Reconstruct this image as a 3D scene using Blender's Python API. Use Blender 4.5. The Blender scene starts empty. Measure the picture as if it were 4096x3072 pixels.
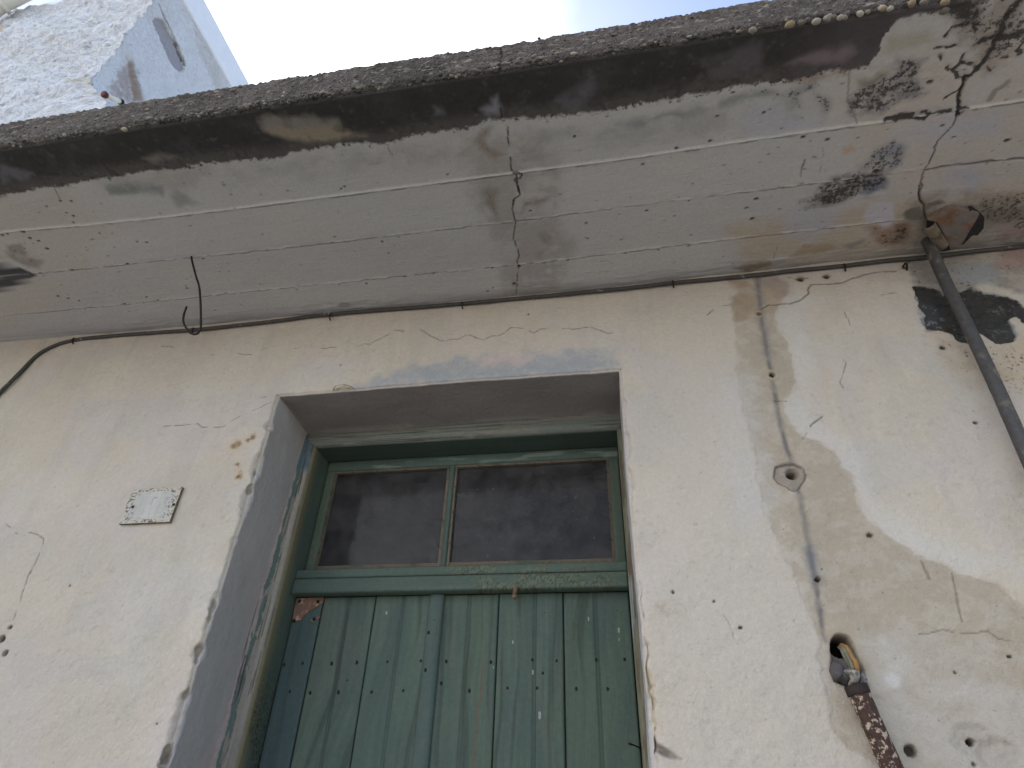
import bpy, math, random
import numpy as np
from mathutils import Vector, Matrix
R_ = math.radians
scene = bpy.context.scene
# ------------------------------------------------------------------ camera
CR = np.array([0.98491967, 0.170197, 0.03108427])
CU = np.array([0.07240414, -0.56864891, 0.81938761])
CF = np.array([-0.15713335, 0.80478034, 0.57239646])
CP = np.array([0.0, -1.37, 1.6]); FPX = 2439.75
cam = bpy.data.objects.new("camera", bpy.data.cameras.new("camera"))
scene.collection.objects.link(cam)
cam.data.sensor_width = 36.0
cam.data.lens = 36.0 * FPX / 4096.0
cam.data.clip_start = 0.02; cam.data.clip_end = 5000
cam.matrix_world = Matrix(((CR[0], CU[0], -CF[0], CP[0]), (CR[1], CU[1], -CF[1], CP[1]), (CR[2], CU[2], -CF[2], CP[2]), (0, 0, 0, 1)))
scene.camera = cam
# ------------------------------------------------------------------ sky, sun, exposure
SUN_EL, SUN_AZ = R_(48), R_(-32)          # azimuth from +Y, negative = towards -X
scene.view_settings.view_transform = 'Standard'; scene.view_settings.look = 'None'
scene.view_settings.gamma = 1.0; scene.view_settings.exposure = 1.05
w = bpy.data.worlds.new("World"); scene.world = w; w.use_nodes = True
nt = w.node_tree; nt.nodes.clear()
def nn(t, kind, **kw):
    n = t.nodes.new(kind)
    for k, v in kw.items():
        if k in n.inputs.keys() if hasattr(n.inputs, 'keys') else False: n.inputs[k].default_value = v
        else: setattr(n, k, v)
    return n
sky = nn(nt, 'ShaderNodeTexSky'); sky.sky_type = 'NISHITA'; sky.sun_disc = False
sky.sun_elevation = SUN_EL; sky.sun_rotation = SUN_AZ; sky.dust_density = 1.0; sky.ozone_density = 1.0
tc = nn(nt, 'ShaderNodeTexCoord')
cn = nn(nt, 'ShaderNodeTexNoise'); cn.inputs['Scale'].default_value = 1.6; cn.inputs['Detail'].default_value = 4; cn.inputs['Roughness'].default_value = .55
nt.links.new(tc.outputs['Generated'], cn.inputs['Vector'])
sx = nn(nt, 'ShaderNodeSeparateXYZ'); nt.links.new(tc.outputs['Generated'], sx.inputs[0])
m1 = nn(nt, 'ShaderNodeMath', operation='MULTIPLY_ADD'); m1.inputs[1].default_value = -1.1; m1.inputs[2].default_value = 0.02
nt.links.new(sx.outputs[0], m1.inputs[0])
m2 = nn(nt, 'ShaderNodeMath', operation='ADD'); nt.links.new(m1.outputs[0], m2.inputs[0]); nt.links.new(cn.outputs['Fac'], m2.inputs[1])
cr = nn(nt, 'ShaderNodeMapRange'); cr.inputs[1].default_value = .40; cr.inputs[2].default_value = .85; cr.clamp = True
nt.links.new(m2.outputs[0], cr.inputs[0])
mx = nn(nt, 'ShaderNodeMix', data_type='RGBA'); nt.links.new(cr.outputs[0], mx.inputs[0])
nt.links.new(sky.outputs[0], mx.inputs[6]); mx.inputs[7].default_value = (9.0, 9.5, 10.2, 1)
bg = nn(nt, 'ShaderNodeBackground'); bg.inputs[1].default_value = 0.135
wo = nn(nt, 'ShaderNodeOutputWorld'); nt.links.new(mx.outputs[2], bg.inputs[0]); nt.links.new(bg.outputs[0], wo.inputs[0])
sun = bpy.data.objects.new("sun", bpy.data.lights.new("sun", 'SUN')); scene.collection.objects.link(sun)
sun.data.energy = 2.5; sun.data.angle = R_(0.5); sun.data.color = (1, .95, .88)
sd = Vector((math.sin(SUN_AZ) * math.cos(SUN_EL), math.cos(SUN_AZ) * math.cos(SUN_EL), math.sin(SUN_EL)))
sun.rotation_euler = sd.to_track_quat('Z', 'Y').to_euler()
# ------------------------------------------------------------------ helpers
def on(px, py, ax, val):
    """photo pixel -> point on the real plane axis=val"""
    d = (px - 2048) * CR - (py - 1536) * CU + FPX * CF
    return CP + d * ((val - CP[ax]) / d[ax])
K = 0.4973
CROP = {1: (0, 0), 2: (1000, 0), 3: (2000, 0), 4: (2996, 0), 5: (0, 750), 6: (1000, 750), 7: (2000, 750), 8: (2996, 750),
        11: (0, 1500), 12: (1000, 1500), 13: (2000, 1500), 14: (2996, 1500), 15: (0, 2252), 16: (900, 2252), 17: (1900, 2252), 18: (2996, 2252)}
def px(c, pts): return [(CROP[c][0] + a * K, CROP[c][1] + b * K) for a, b in pts]
def pl(pts, ax, val, keep): return np.array([on(a, b, ax, val)[keep] for a, b in pts])
def _h(ix, iy, iz, s):
    h = (ix.astype(np.int64) * 374761393 + iy.astype(np.int64) * 668265263 + iz.astype(np.int64) * 2147483647 + s * 1274126177) & 0xFFFFFFFF
    h = ((h ^ (h >> 13)) * 1274126177) & 0xFFFFFFFF
    h = h ^ (h >> 16)
    return (h & 0xFFFFFF) / float(0xFFFFFF)
def vn(P, sc, s=0):
    p = P * sc; i = np.floor(p).astype(np.int64); f = p - i; f = f * f * (3 - 2 * f)
    r = 0
    for a in (0, 1):
        wx = f[:, 0] if a else 1 - f[:, 0]
        for b in (0, 1):
            wy = f[:, 1] if b else 1 - f[:, 1]
            for c in (0, 1):
                wz = f[:, 2] if c else 1 - f[:, 2]
                r = r + wx * wy * wz * _h(i[:, 0] + a, i[:, 1] + b, i[:, 2] + c, s)
    return r
def fbm(P, sc, o=3, s=0, g=.5):
    sc = np.array(sc, dtype=float); r = 0; t = 0; a = 1
    for k in range(o):
        r = r + a * vn(P, sc * 2.03 ** k, s + 17 * k); t += a; a *= g
    return r / t
def ss(x, a, b):
    t = np.clip((x - a) / (b - a), 0, 1); return t * t * (3 - 2 * t)
def C(r, g, b):  # sRGB 0-255 -> linear albedo
    return np.array([((v / 255 + .055) / 1.055) ** 2.4 if v > 10 else v / 255 / 12.92 for v in (r, g, b)])
def segd(U, pts):
    d = np.full(len(U), 1e9); tt = np.zeros(len(U)); n = len(pts) - 1
    for k in range(n):
        a, b = pts[k], pts[k + 1]; ab = b - a; L = (ab @ ab) + 1e-12
        t = np.clip(((U - a) @ ab) / L, 0, 1)
        q = np.hypot(*(U - a - t[:, None] * ab).T)
        m = q < d; d[m] = q[m]; tt[m] = (k + t[m]) / n
    return d, tt
def inpoly(U, pts):
    x, y = U.T; c = np.zeros(len(U), bool); n = len(pts)
    for i in range(n):
        x1, y1 = pts[i]; x2, y2 = pts[(i + 1) % n]
        if y1 == y2: continue
        c ^= ((y1 > y) != (y2 > y)) & (x < (x2 - x1) * (y - y1) / (y2 - y1) + x1)
    return c
class Surf:
    """a fine grid surface with albedo per vertex and relief; stains are laid out in the surface's own metric coordinates"""
    def __init__(s, P, U, base):
        s.P = P; s.U = U; s.col = np.tile(np.array(base, float), (len(P), 1)); s.h = np.zeros(len(P)); s.ok = np.ones(len(P), bool); s.spk = np.zeros(len(P))
    def idx(s, pts, m):
        lo, hi = pts.min(0) - m, pts.max(0) + m
        return np.where(s.ok & (s.U[:, 0] > lo[0]) & (s.U[:, 0] < hi[0]) & (s.U[:, 1] > lo[1]) & (s.U[:, 1] < hi[1]))[0]
    def mixc(s, i, m, c):
        m = np.clip(m, 0, 1)[:, None]; s.col[i] = s.col[i] * (1 - m) + np.array(c) * m
    def line(s, pts, w, c=None, op=1, dep=0, jit=0, brk=0, seed=1, soft=.6, spk=0):
        pts = np.array(pts); i = s.idx(pts, w * 4 + jit * 2 + .01)
        if not len(i): return
        U = s.U[i]; P = s.P[i]
        if jit:
            U = U + np.stack([fbm(P, 45, 3, seed) - .5, fbm(P, 45, 3, seed + 5) - .5], 1) * jit * 2
        d, t = segd(U, pts)
        ww = w * (.6 + .9 * fbm(P, 60, 2, seed + 9))
        m = 1 - ss(d, ww * (1 - soft), ww * (1 + soft))
        if brk: m = m * ss(fbm(P, 30, 2, seed + 3), brk - .08, brk + .08)
        if c is not None: s.mixc(i, m * op, c)
        if dep: s.h[i] += dep * m
        if spk: s.spk[i] = np.maximum(s.spk[i], spk * m)
    def poly(s, pts, c=None, op=1, soft=.004, jit=.006, dep=0, nz=0, nsc=40, seed=1, spk=0):
        pts = np.array(pts); i = s.idx(pts, soft * 2 + jit * 2)
        if not len(i): return
        P = s.P[i]; U = s.U[i] + np.stack([fbm(P, 28, 4, seed) - .5, fbm(P, 28, 4, seed + 5) - .5], 1) * jit * 3
        d, _ = segd(U, np.vstack([pts, pts[:1]])); sd_ = np.where(inpoly(U, pts), d, -d)
        m = ss(sd_, -soft, soft)
        if spk: s.spk[i] = np.maximum(s.spk[i], spk * m * (.55 + .9 * fbm(P, 30, 3, seed + 3)))
        if nz: m = m * np.clip(1 - nz + 2 * nz * ss(fbm(P, nsc, 4, seed + 31, .6), .33, .67), 0, 1)
        if c is not None: s.mixc(i, m * op, c)
        if dep: s.h[i] += dep * m
        return i, m
    def disc(s, c0, r, c=None, op=1, dep=0, soft=.3, jit=.2, asp=1, seed=1, nz=0):
        c0 = np.array(c0); i = s.idx(np.array([c0]), r * 2.5 * max(1, asp))
        if not len(i): return
        P = s.P[i]; dd = s.U[i] - c0; d = np.hypot(dd[:, 0] / asp, dd[:, 1]) + (fbm(P, .8 / r, 3, seed) - .5) * r * jit * 2
        m = 1 - ss(d, r * (1 - soft), r * (1 + soft))
        if nz: m = m * np.clip(1 - nz + 2 * nz * ss(fbm(P, 60, 4, seed + 31, .6), .35, .65), 0, 1)
        if c is not None: s.mixc(i, m * op, c)
        if dep: s.h[i] += dep * m
def link(o, parent=None):
    scene.collection.objects.link(o)
    if parent is not None: o.parent = parent
    return o
def tag(o, label=None, cat=None, group=None, kind=None):
    for k, v in (('label', label), ('category', cat), ('group', group), ('kind', kind)):
        if v: o[k] = v
    return o
def empty(name, loc=(0, 0, 0)):
    o = bpy.data.objects.new(name, None); o.location = loc; o.empty_display_size = .1
    return link(o)
def mesh_np(name, V, F, mat, parent=None, col=None, smooth=True, spk=None):
    """V (n,3), F (m,4) or list of ragged faces"""
    me = bpy.data.meshes.new(name)
    if isinstance(F, np.ndarray):
        me.vertices.add(len(V)); me.vertices.foreach_set('co', np.ascontiguousarray(V, dtype=np.float32).ravel())
        me.loops.add(F.size); me.loops.foreach_set('vertex_index', np.ascontiguousarray(F, dtype=np.int32).ravel())
        me.polygons.add(len(F)); me.polygons.foreach_set('loop_start', np.arange(0, F.size, F.shape[1], dtype=np.int32))
        me.polygons.foreach_set('loop_total', np.full(len(F), F.shape[1], dtype=np.int32))
        me.update(calc_edges=True); me.validate()
    else:
        me.from_pydata([tuple(map(float, v)) for v in V], [], F)
    if smooth: me.polygons.foreach_set('use_smooth', np.ones(len(me.polygons), dtype=bool))
    if col is not None:
        a = me.color_attributes.new('Col', 'FLOAT_COLOR', 'POINT')
        a.data.foreach_set('color', np.hstack([np.clip(col, 0, 1), np.ones((len(col), 1))]).astype(np.float32).ravel())
    if spk is not None:
        a = me.attributes.new('Spk', 'FLOAT', 'POINT'); a.data.foreach_set('value', spk.astype(np.float32))
    if mat: me.materials.append(mat)
    return link(bpy.data.objects.new(name, me), parent)
def gridF(nu, nv, off=0, flip=False):
    a = (np.arange(nu - 1)[:, None] * nv + np.arange(nv - 1)[None, :]).ravel() + off
    F = np.stack([a, a + nv, a + nv + 1, a + 1], 1)
    return F[:, ::-1] if flip else F
def weld(V, F):
    q = np.round(V * 1e5).astype(np.int64); _, first, inv = np.unique(q, axis=0, return_index=True, return_inverse=True)
    return V[first], inv.ravel()[F], first
def axis(lo, a, b, hi, fine, coarse=.12):
    L = [np.arange(a, b, fine), [b]]
    if lo < a: L.insert(0, np.arange(lo, a - coarse * .3, coarse))
    if hi > b: L.append(np.arange(hi, b + coarse * .3, -coarse)[::-1])
    return np.concatenate(L)
def box(name, lo, hi, mat, parent=None, bev=0.0, seg=2, rot=None):
    me = bpy.data.meshes.new(name)
    import bmesh
    bm = bmesh.new(); bmesh.ops.create_cube(bm, size=1)
    for v in bm.verts: v.co = Vector([(lo[k] + hi[k]) / 2 + v.co[k] * (hi[k] - lo[k]) for k in range(3)])
    if bev: bmesh.ops.bevel(bm, geom=bm.edges[:], offset=bev, segments=seg, affect='EDGES', profile=.5)
    if rot:
        c = Vector([(lo[k] + hi[k]) / 2 for k in range(3)]); bmesh.ops.rotate(bm, cent=c, matrix=rot, verts=bm.verts[:])
    bm.to_mesh(me); bm.free()
    if mat: me.materials.append(mat)
    return link(bpy.data.objects.new(name, me), parent)
def tube_np(pts, r, n=12, wob=0, caps=True, seed=0):
    """swept tube; returns V, F(list)"""
    rnd = random.Random(seed); pts = [Vector(p) for p in pts]; V = []; F = []; up = None
    for i, p in enumerate(pts):
        t = (pts[min(i + 1, len(pts) - 1)] - pts[max(i - 1, 0)]).normalized()
        if up is None: up = Vector((0, 0, 1)) if abs(t.z) < .9 else Vector((0, 1, 0))
        s = t.cross(up).normalized(); up = s.cross(t).normalized()
        rr = r[i] if isinstance(r, (list, tuple, np.ndarray)) else r
        for k in range(n):
            a = 2 * math.pi * k / n; q = rr * (1 + (rnd.random() - .5) * wob)
            V.append(p + (s * math.cos(a) + up * math.sin(a)) * q)
    for i in range(len(pts) - 1):
        for k in range(n): F.append((i * n + k, i * n + (k + 1) % n, (i + 1) * n + (k + 1) % n, (i + 1) * n + k))
    if caps: F.append(tuple(range(n))[::-1]); F.append(tuple((len(pts) - 1) * n + k for k in range(n)))
    return V, F
def smoothpath(P, n=8):
    P = [Vector(p) for p in P]; out = []
    for i in range(len(P) - 1):
        a, b, c, d = P[max(i - 1, 0)], P[i], P[i + 1], P[min(i + 2, len(P) - 1)]
        for k in range(n):
            t = k / n
            out.append(.5 * ((2 * b) + (-a + c) * t + (2 * a - 5 * b + 4 * c - d) * t * t + (-a + 3 * b - 3 * c + d) * t ** 3))
    out.append(P[-1]); return out
# ------------------------------------------------------------------ materials
def mat(name, color=None, rough=.9, bumps=(), var=.12, vsc=60, attr=True, metal=0, spec=.3, dark=None, grain=None, speck=False):
    """procedural: vertex albedo (or colour) x fine noise, with layered bump. bumps: (kind, scale, distance_m)"""
    m = bpy.data.materials.new(name); m.use_nodes = True; t = m.node_tree; b = t.nodes['Principled BSDF']
    b.inputs['Roughness'].default_value = rough; b.inputs['Metallic'].default_value = metal; b.inputs['Specular IOR Level'].default_value = spec
    tc = nn(t, 'ShaderNodeTexCoord')
    if attr:
        a = nn(t, 'ShaderNodeAttribute'); a.attribute_name = 'Col'; src = a.outputs['Color']
    else:
        a = nn(t, 'ShaderNodeRGB'); a.outputs[0].default_value = (*color, 1); src = a.outputs[0]
    if dark is not None:
        n0 = nn(t, 'ShaderNodeTexNoise'); n0.inputs['Scale'].default_value = dark[1]; n0.inputs['Detail'].default_value = 8; n0.inputs['Roughness'].default_value = .65
        t.links.new(tc.outputs['Object'], n0.inputs['Vector'])
        r0 = nn(t, 'ShaderNodeMapRange'); r0.inputs[1].default_value = dark[2]; r0.inputs[2].default_value = dark[3]; t.links.new(n0.outputs['Fac'], r0.inputs[0])
        x0 = nn(t, 'ShaderNodeMix', data_type='RGBA'); t.links.new(r0.outputs[0], x0.inputs[0]); t.links.new(src, x0.inputs[6]); x0.inputs[7].default_value = (*dark[0], 1); src = x0.outputs[2]
    if speck:
        sa = nn(t, 'ShaderNodeAttribute'); sa.attribute_name = 'Spk'
        sn = nn(t, 'ShaderNodeTexNoise'); sn.inputs['Scale'].default_value = 105; sn.inputs['Detail'].default_value = 8; sn.inputs['Roughness'].default_value = .72; t.links.new(tc.outputs['Object'], sn.inputs['Vector'])
        sm = nn(t, 'ShaderNodeMath', operation='MULTIPLY_ADD'); sm.inputs[1].default_value = .42; t.links.new(sa.outputs['Fac'], sm.inputs[0]); t.links.new(sn.outputs['Fac'], sm.inputs[2])
        sr = nn(t, 'ShaderNodeMapRange'); sr.inputs[1].default_value = .68; sr.inputs[2].default_value = .76; sr.inputs[4].default_value = .85; t.links.new(sm.outputs[0], sr.inputs[0])
        sg = nn(t, 'ShaderNodeMath', operation='MULTIPLY'); s2 = nn(t, 'ShaderNodeMapRange'); s2.inputs[1].default_value = .02; s2.inputs[2].default_value = .12; t.links.new(sa.outputs['Fac'], s2.inputs[0]); t.links.new(sr.outputs[0], sg.inputs[0]); t.links.new(s2.outputs[0], sg.inputs[1])
        sx_ = nn(t, 'ShaderNodeMix', data_type='RGBA'); t.links.new(sg.outputs[0], sx_.inputs[0]); t.links.new(src, sx_.inputs[6]); sx_.inputs[7].default_value = (*C(50, 47, 45), 1); src = sx_.outputs[2]
    n = nn(t, 'ShaderNodeTexNoise'); n.inputs['Scale'].default_value = vsc; n.inputs['Detail'].default_value = 7; n.inputs['Roughness'].default_value = .7
    t.links.new(tc.outputs['Object'], n.inputs['Vector'])
    r = nn(t, 'ShaderNodeMapRange'); r.inputs[1].default_value = .3; r.inputs[2].default_value = .7; r.inputs[3].default_value = 1 - var; r.inputs[4].default_value = 1 + var
    t.links.new(n.outputs['Fac'], r.inputs[0])
    vm = nn(t, 'ShaderNodeVectorMath', operation='SCALE'); t.links.new(src, vm.inputs[0]); t.links.new(r.outputs[0], vm.inputs[3])
    t.links.new(vm.outputs[0], b.inputs['Base Color'])
    if grain:
        n9 = nn(t, 'ShaderNodeTexNoise'); n9.inputs['Scale'].default_value = grain[0]; n9.inputs['Detail'].default_value = 3; n9.inputs['Roughness'].default_value = .8; t.links.new(tc.outputs['Object'], n9.inputs['Vector'])
        r9 = nn(t, 'ShaderNodeMapRange'); r9.inputs[1].default_value = .3; r9.inputs[2].default_value = .7; r9.inputs[3].default_value = 1 - grain[1]; r9.inputs[4].default_value = 1 + grain[1]; t.links.new(n9.outputs['Fac'], r9.inputs[0])
        v9 = nn(t, 'ShaderNodeVectorMath', operation='SCALE'); t.links.new(vm.outputs[0], v9.inputs[0]); t.links.new(r9.outputs[0], v9.inputs[3]); t.links.new(v9.outputs[0], b.inputs['Base Color'])
    prev = None
    for kind, sc, dist in bumps:
        if kind == 'v': q = nn(t, 'ShaderNodeTexVoronoi'); q.inputs['Scale'].default_value = sc; o = q.outputs['Distance']; inv = True
        elif kind == 'grainz' or kind == 'grainx':
            mp = nn(t, 'ShaderNodeMapping'); mp.inputs['Scale'].default_value = (sc, sc, sc * .04) if kind == 'grainz' else (sc * .04, sc, sc)
            t.links.new(tc.outputs['Object'], mp.inputs['Vector'])
            q = nn(t, 'ShaderNodeTexNoise'); q.inputs['Scale'].default_value = 1; q.inputs['Detail'].default_value = 6; t.links.new(mp.outputs[0], q.inputs['Vector']); o = q.outputs['Fac']; inv = False
        else: q = nn(t, 'ShaderNodeTexNoise'); q.inputs['Scale'].default_value = sc; q.inputs['Detail'].default_value = 8; q.inputs['Roughness'].default_value = .6; o = q.outputs['Fac']; inv = False
        if kind in 'vn': t.links.new(tc.outputs['Object'], q.inputs['Vector'])
        bp = nn(t, 'ShaderNodeBump'); bp.inputs['Strength'].default_value = 1; bp.inputs['Distance'].default_value = dist; bp.invert = inv
        t.links.new(o, bp.inputs['Height'])
        if prev: t.links.new(prev, bp.inputs['Normal'])
        prev = bp.outputs[0]
    if prev: t.links.new(prev, b.inputs['Normal'])
    return m
M = {}
M['plaster'] = mat('plaster', rough=.95, bumps=(('n', 26, .005), ('n', 95, .0024), ('n', 330, .0010)), var=.06, vsc=90, grain=(420, .07), speck=True)
M['concrete'] = mat('concrete', rough=.93, bumps=(('grainx', 120, .0012), ('n', 60, .0018), ('n', 300, .0012)), var=.07, vsc=110, grain=(420, .07), speck=True)
M['rubble'] = mat('pebble_concrete', rough=.95, bumps=(('n', 60, .006), ('v', 190, .005), ('n', 320, .003)), var=.3, vsc=130, grain=(380, .3))
M['pebble'] = mat('pebble', rough=.75, bumps=(('n', 120, .001),), var=.15, vsc=80)
M['whitewash'] = mat('whitewash', rough=.95, bumps=(('n', 9, .04), ('n', 28, .035), ('n', 75, .015)), var=.06, vsc=30)
M['wood'] = mat('painted_wood', rough=.7, bumps=(('grainz', 300, .0009), ('n', 200, .0004)), var=.12, vsc=90, spec=.35)
M['woodx'] = mat('painted_wood_rail', rough=.7, bumps=(('grainx', 300, .0009), ('n', 200, .0004)), var=.12, vsc=90, spec=.35)
M['bead'] = mat('bare_bead', color=C(118, 105, 90), attr=False, rough=.8, bumps=(('n', 150, .001),), var=.2, vsc=120, dark=(C(90, 95, 80), 14, .5, .62))
M['nail'] = mat('old_iron', color=C(38, 30, 27), attr=False, rough=.8, var=.3, bumps=(('n', 400, .0006),))
M['cable'] = mat('cable_sheath', color=C(70, 67, 63), attr=False, rough=.6, var=.2, vsc=50, dark=(C(150, 145, 135), 26, .62, .7), bumps=(('n', 90, .001),))
M['pipe'] = mat('galvanised_pipe', color=C(80, 78, 78), attr=False, rough=.6, metal=.2, var=.22, vsc=70, dark=(C(112, 104, 92), 24, .54, .66), bumps=(('n', 60, .0012), ('n', 240, .0008)))
M['rust'] = mat('flaking_rust', color=C(70, 52, 45), attr=False, rough=.85, var=.3, vsc=90, dark=(C(176, 156, 138), 95, .53, .58), bumps=(('n', 60, .004), ('n', 180, .0015)))
M['rustplate'] = mat('rusted_plate', color=C(122, 92, 76), attr=False, rough=.8, var=.25, vsc=60, dark=(C(186, 158, 130), 50, .56, .7), bumps=(('n', 120, .0015),))
M['mortar'] = mat('broken_mortar', color=C(128, 124, 120), attr=False, rough=.95, var=.25, vsc=70, dark=(C(70, 68, 66), 40, .5, .66), bumps=(('n', 60, .006), ('n', 220, .002)))
M['orange'] = mat('orange_insulation', color=C(150, 112, 62), attr=False, rough=.55, var=.2, vsc=90, dark=(C(120, 100, 70), 50, .6, .7))
M['greywire'] = mat('grey_insulation', color=C(110, 104, 88), attr=False, rough=.6, var=.25, vsc=90)
M['ink'] = mat('dark_interior', color=C(60, 56, 52), attr=False, rough=1, var=.2)
M['ground'] = mat('street_paving', color=C(158, 152, 144), attr=False, rough=.95, var=.15, vsc=3, bumps=(('n', 30, .004),))
M['pvc'] = mat('white_pvc', color=C(225, 220, 205), attr=False, rough=.4, var=.05, spec=.5)
M['cob'] = mat('cobweb_fluff', color=C(120, 100, 84), attr=False, rough=1, var=.3, vsc=200, bumps=(('n', 300, .002),))
# ------------------------------------------------------------------ ground
tag(box('ground', (-400, -400, -.2), (400, 400, 0), M['ground']), kind='structure')
# ------------------------------------------------------------------ the old house
house = tag(empty('old_house'), 'weathered plastered old house with green plank door under a thin concrete roof slab', 'house')
X0, X1, Z1, ZS, FD, YF = -.977, .026, 2.597, 2.91, .225, -.704
def zs_of(x): return np.interp(x, [-2.6, -2.15, -1.64, -1.08, -.24, .5, .89, 1.15, 1.6], [2.93, 2.925, 2.915, 2.913, 2.905, 2.916, 2.921, 2.919, 2.915])
FINE = .0027
xl = axis(-3.28, -2.4, X0, X0, FINE); xm = np.arange(X0, X1, FINE); xm = np.append(xm, X1); xr = axis(X1, X1, 1.42, 4.0, FINE)
xl[-1] = X0; xr[0] = X1
zb = axis(0.0, 1.55, Z1, Z1, FINE); zb[-1] = Z1; ztop = np.linspace(Z1, ZS + .03, 126); ya = np.concatenate([np.arange(0, .03, FINE), np.arange(.03, .25, .006), [.25]])
def mk(a, b, f):
    A, B = np.meshgrid(a, b, indexing='ij'); A = A.ravel(); B = B.ravel(); return np.stack(f(A, B), 1)
xall = np.concatenate([xl, xm[1:], xr[1:]])
blocks = [(mk(xl, zb, lambda a, b: (a, a * 0, b)), len(xl), len(zb)), (mk(xr, zb, lambda a, b: (a, a * 0, b)), len(xr), len(zb)),
          (mk(xall, ztop, lambda a, b: (a, a * 0, b)), len(xall), len(ztop)),
          (mk(ya, zb, lambda a, b: (a * 0 + X0, a, b)), len(ya), len(zb)), (mk(zb, ya, lambda b, a: (a * 0 + X1, a, b)), len(zb), len(ya)),
          (mk(ya, xm, lambda a, b: (b, a, a * 0 + Z1)), len(ya), len(xm))]
V = []; F = []; o = 0; face = []
for k, (P_, nu, nv) in enumerate(blocks):
    V.append(P_); F.append(gridF(nu, nv, o)); o += len(P_)
V = np.vstack(V); F = np.vstack(F); V, F, _ = weld(V, F)
onwall = V[:, 1] < 1e-6
base = C(193, 180, 163)
W = Surf(V, V[:, [0, 2]], base); W.ok = onwall
n1 = fbm(V, 2.2, 4, 3); n2 = fbm(V, 7, 4, 8); n3 = fbm(V, (9, 9, 4), 4, 21); n4 = fbm(V, 30, 3, 5)
allv = np.arange(len(V))
W.mixc(allv, ss(n1, .42, .62) * .5, C(196, 184, 170)); W.mixc(allv, ss(n2, .5, .66) * .45, C(184, 177, 170))
W.mixc(allv, ss(n3, .52, .68) * .4, C(196, 182, 176)); W.mixc(allv, ss(n4, .58, .72) * .15, C(180, 168, 150))
WP = lambda c, pts: pl(px(c, pts), 1, 0, [0, 2])
WQ = lambda pts: pl(pts, 1, 0, [0, 2])
def wallpt(x, y): return on(x, y, 1, 0)[[0, 2]]
W.mixc(allv, ss(fbm(V, (1.4, 1.4, 2.2), 3, 711), .5, .68) * .35, C(178, 168, 158)); W.mixc(allv, ss(fbm(V, (14, 14, 2.5), 4, 713), .56, .7) * .25, C(172, 165, 156))
W.mixc(allv, ss(fbm(V, (26, 26, 1.6), 4, 717, .6), .5, .68) * ss(V[:, 2], 2.35, 2.85) * .12, C(150, 144, 136)); W.mixc(allv, ss(fbm(V, (5, 5, 3), 4, 719, .6), .5, .66) * .22, C(206, 198, 186))
# under-eave grime and blue-grey bloom over the lintel
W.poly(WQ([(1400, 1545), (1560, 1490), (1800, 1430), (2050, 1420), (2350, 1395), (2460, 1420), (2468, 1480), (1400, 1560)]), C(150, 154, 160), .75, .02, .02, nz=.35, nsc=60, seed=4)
W.poly(WQ([(1900, 1440), (2050, 1400), (2150, 1420), (2100, 1460), (1950, 1470)]), C(212, 184, 172), .5, .02, .01)
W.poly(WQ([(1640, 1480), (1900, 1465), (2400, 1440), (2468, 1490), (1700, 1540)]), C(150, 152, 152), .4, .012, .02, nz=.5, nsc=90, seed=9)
# bare tan area right of the door where the old cable ran
tanR = px(8, [(-10, 740), (200, 700), (330, 800), (210, 960), (200, 1090), (290, 1230), (340, 1370), (385, 1560)]) + px(14, [(370, 100), (290, 280), (300, 360), (430, 500), (560, 540), (700, 620), (740, 740), (860, 900), (890, 1050), (960, 1150), (1100, 1290), (1240, 1370), (1400, 1470), (1650, 1560)]) + px(18, [(1700, 110), (2000, 180), (2212, 330), (2500, 600)])
halo = px(8, [(700, 900), (450, 1000), (500, 1300), (520, 1560)]) + px(14, [(520, 200), (600, 450), (900, 600), (950, 900), (1100, 1100), (1400, 1300), (2100, 1500)])
W.poly(WQ(tanR[2:22] + halo[::-1]), C(200, 196, 192), .4, .03, .01, seed=12)
tanL = [(4300, 3300), (3700, 3200), (3350, 2950), (3300, 2700), (3260, 2500), (3190, 2330), (3120, 2180), (3060, 2050), (3030, 1900), (3000, 1750), (2965, 1600), (2950, 1450), (2940, 1300), (2930, 1200), (2960, 1130)]
W.poly(WQ(tanR + tanL), C(173, 161, 145), .85, .0025, .011, dep=.002, nz=.12, nsc=14, seed=33)
W.poly(WQ([(2700, 1100)] + [(x_ + 40, y_) for x_, y_ in tanL[::-1]] + [(2700, 3300)]), C(192, 181, 168), .75, .055, .03, nz=.2, seed=34)
W.poly(WQ(tanR + tanL), C(158, 142, 120), .4, .01, .006, nz=.9, nsc=30, seed=37, spk=.12)
W.poly(WQ([(3500, 2650), (3700, 2520), (3950, 2620), (4200, 2800), (4300, 3300), (3500, 3100)]), C(188, 180, 172), .5, .06, .05, nz=.6, nsc=9, seed=44)
W.poly(WQ([(3420, 2560), (3560, 2500), (3620, 2620), (3540, 2720), (3440, 2680)]), C(190, 184, 178), .45, .04, .04, nz=.5, seed=45)
W.poly(WQ([(2880, 1500), (3010, 1480), (3060, 1700), (3080, 2000), (2980, 2150), (2900, 1900), (2860, 1700)]), C(190, 186, 184), .35, .03, .03, nz=.6, nsc=14, seed=46)
# rust blotches at top
W.poly(WP(7, [(1860, 860), (2040, 830), (2060, 960), (1960, 1090), (1870, 1080)]), C(150, 132, 110), .7, .01, .012, nz=.3, seed=51)
W.poly(WP(7, [(1800, 740), (1990, 730), (2010, 790), (1880, 810)]), C(154, 128, 100), .5, .014, .01, seed=52)
W.poly(WP(8, [(80, 740), (220, 730), (320, 800), (320, 860), (240, 900), (180, 860), (150, 800)]), C(150, 136, 132), .7, .006, .008, nz=.3, seed=53)
W.poly(WP(7, [(2100, 790), (2300, 780), (2260, 960), (2150, 1000)]), C(168, 150, 130), .5, .01, .01, seed=54)
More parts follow.
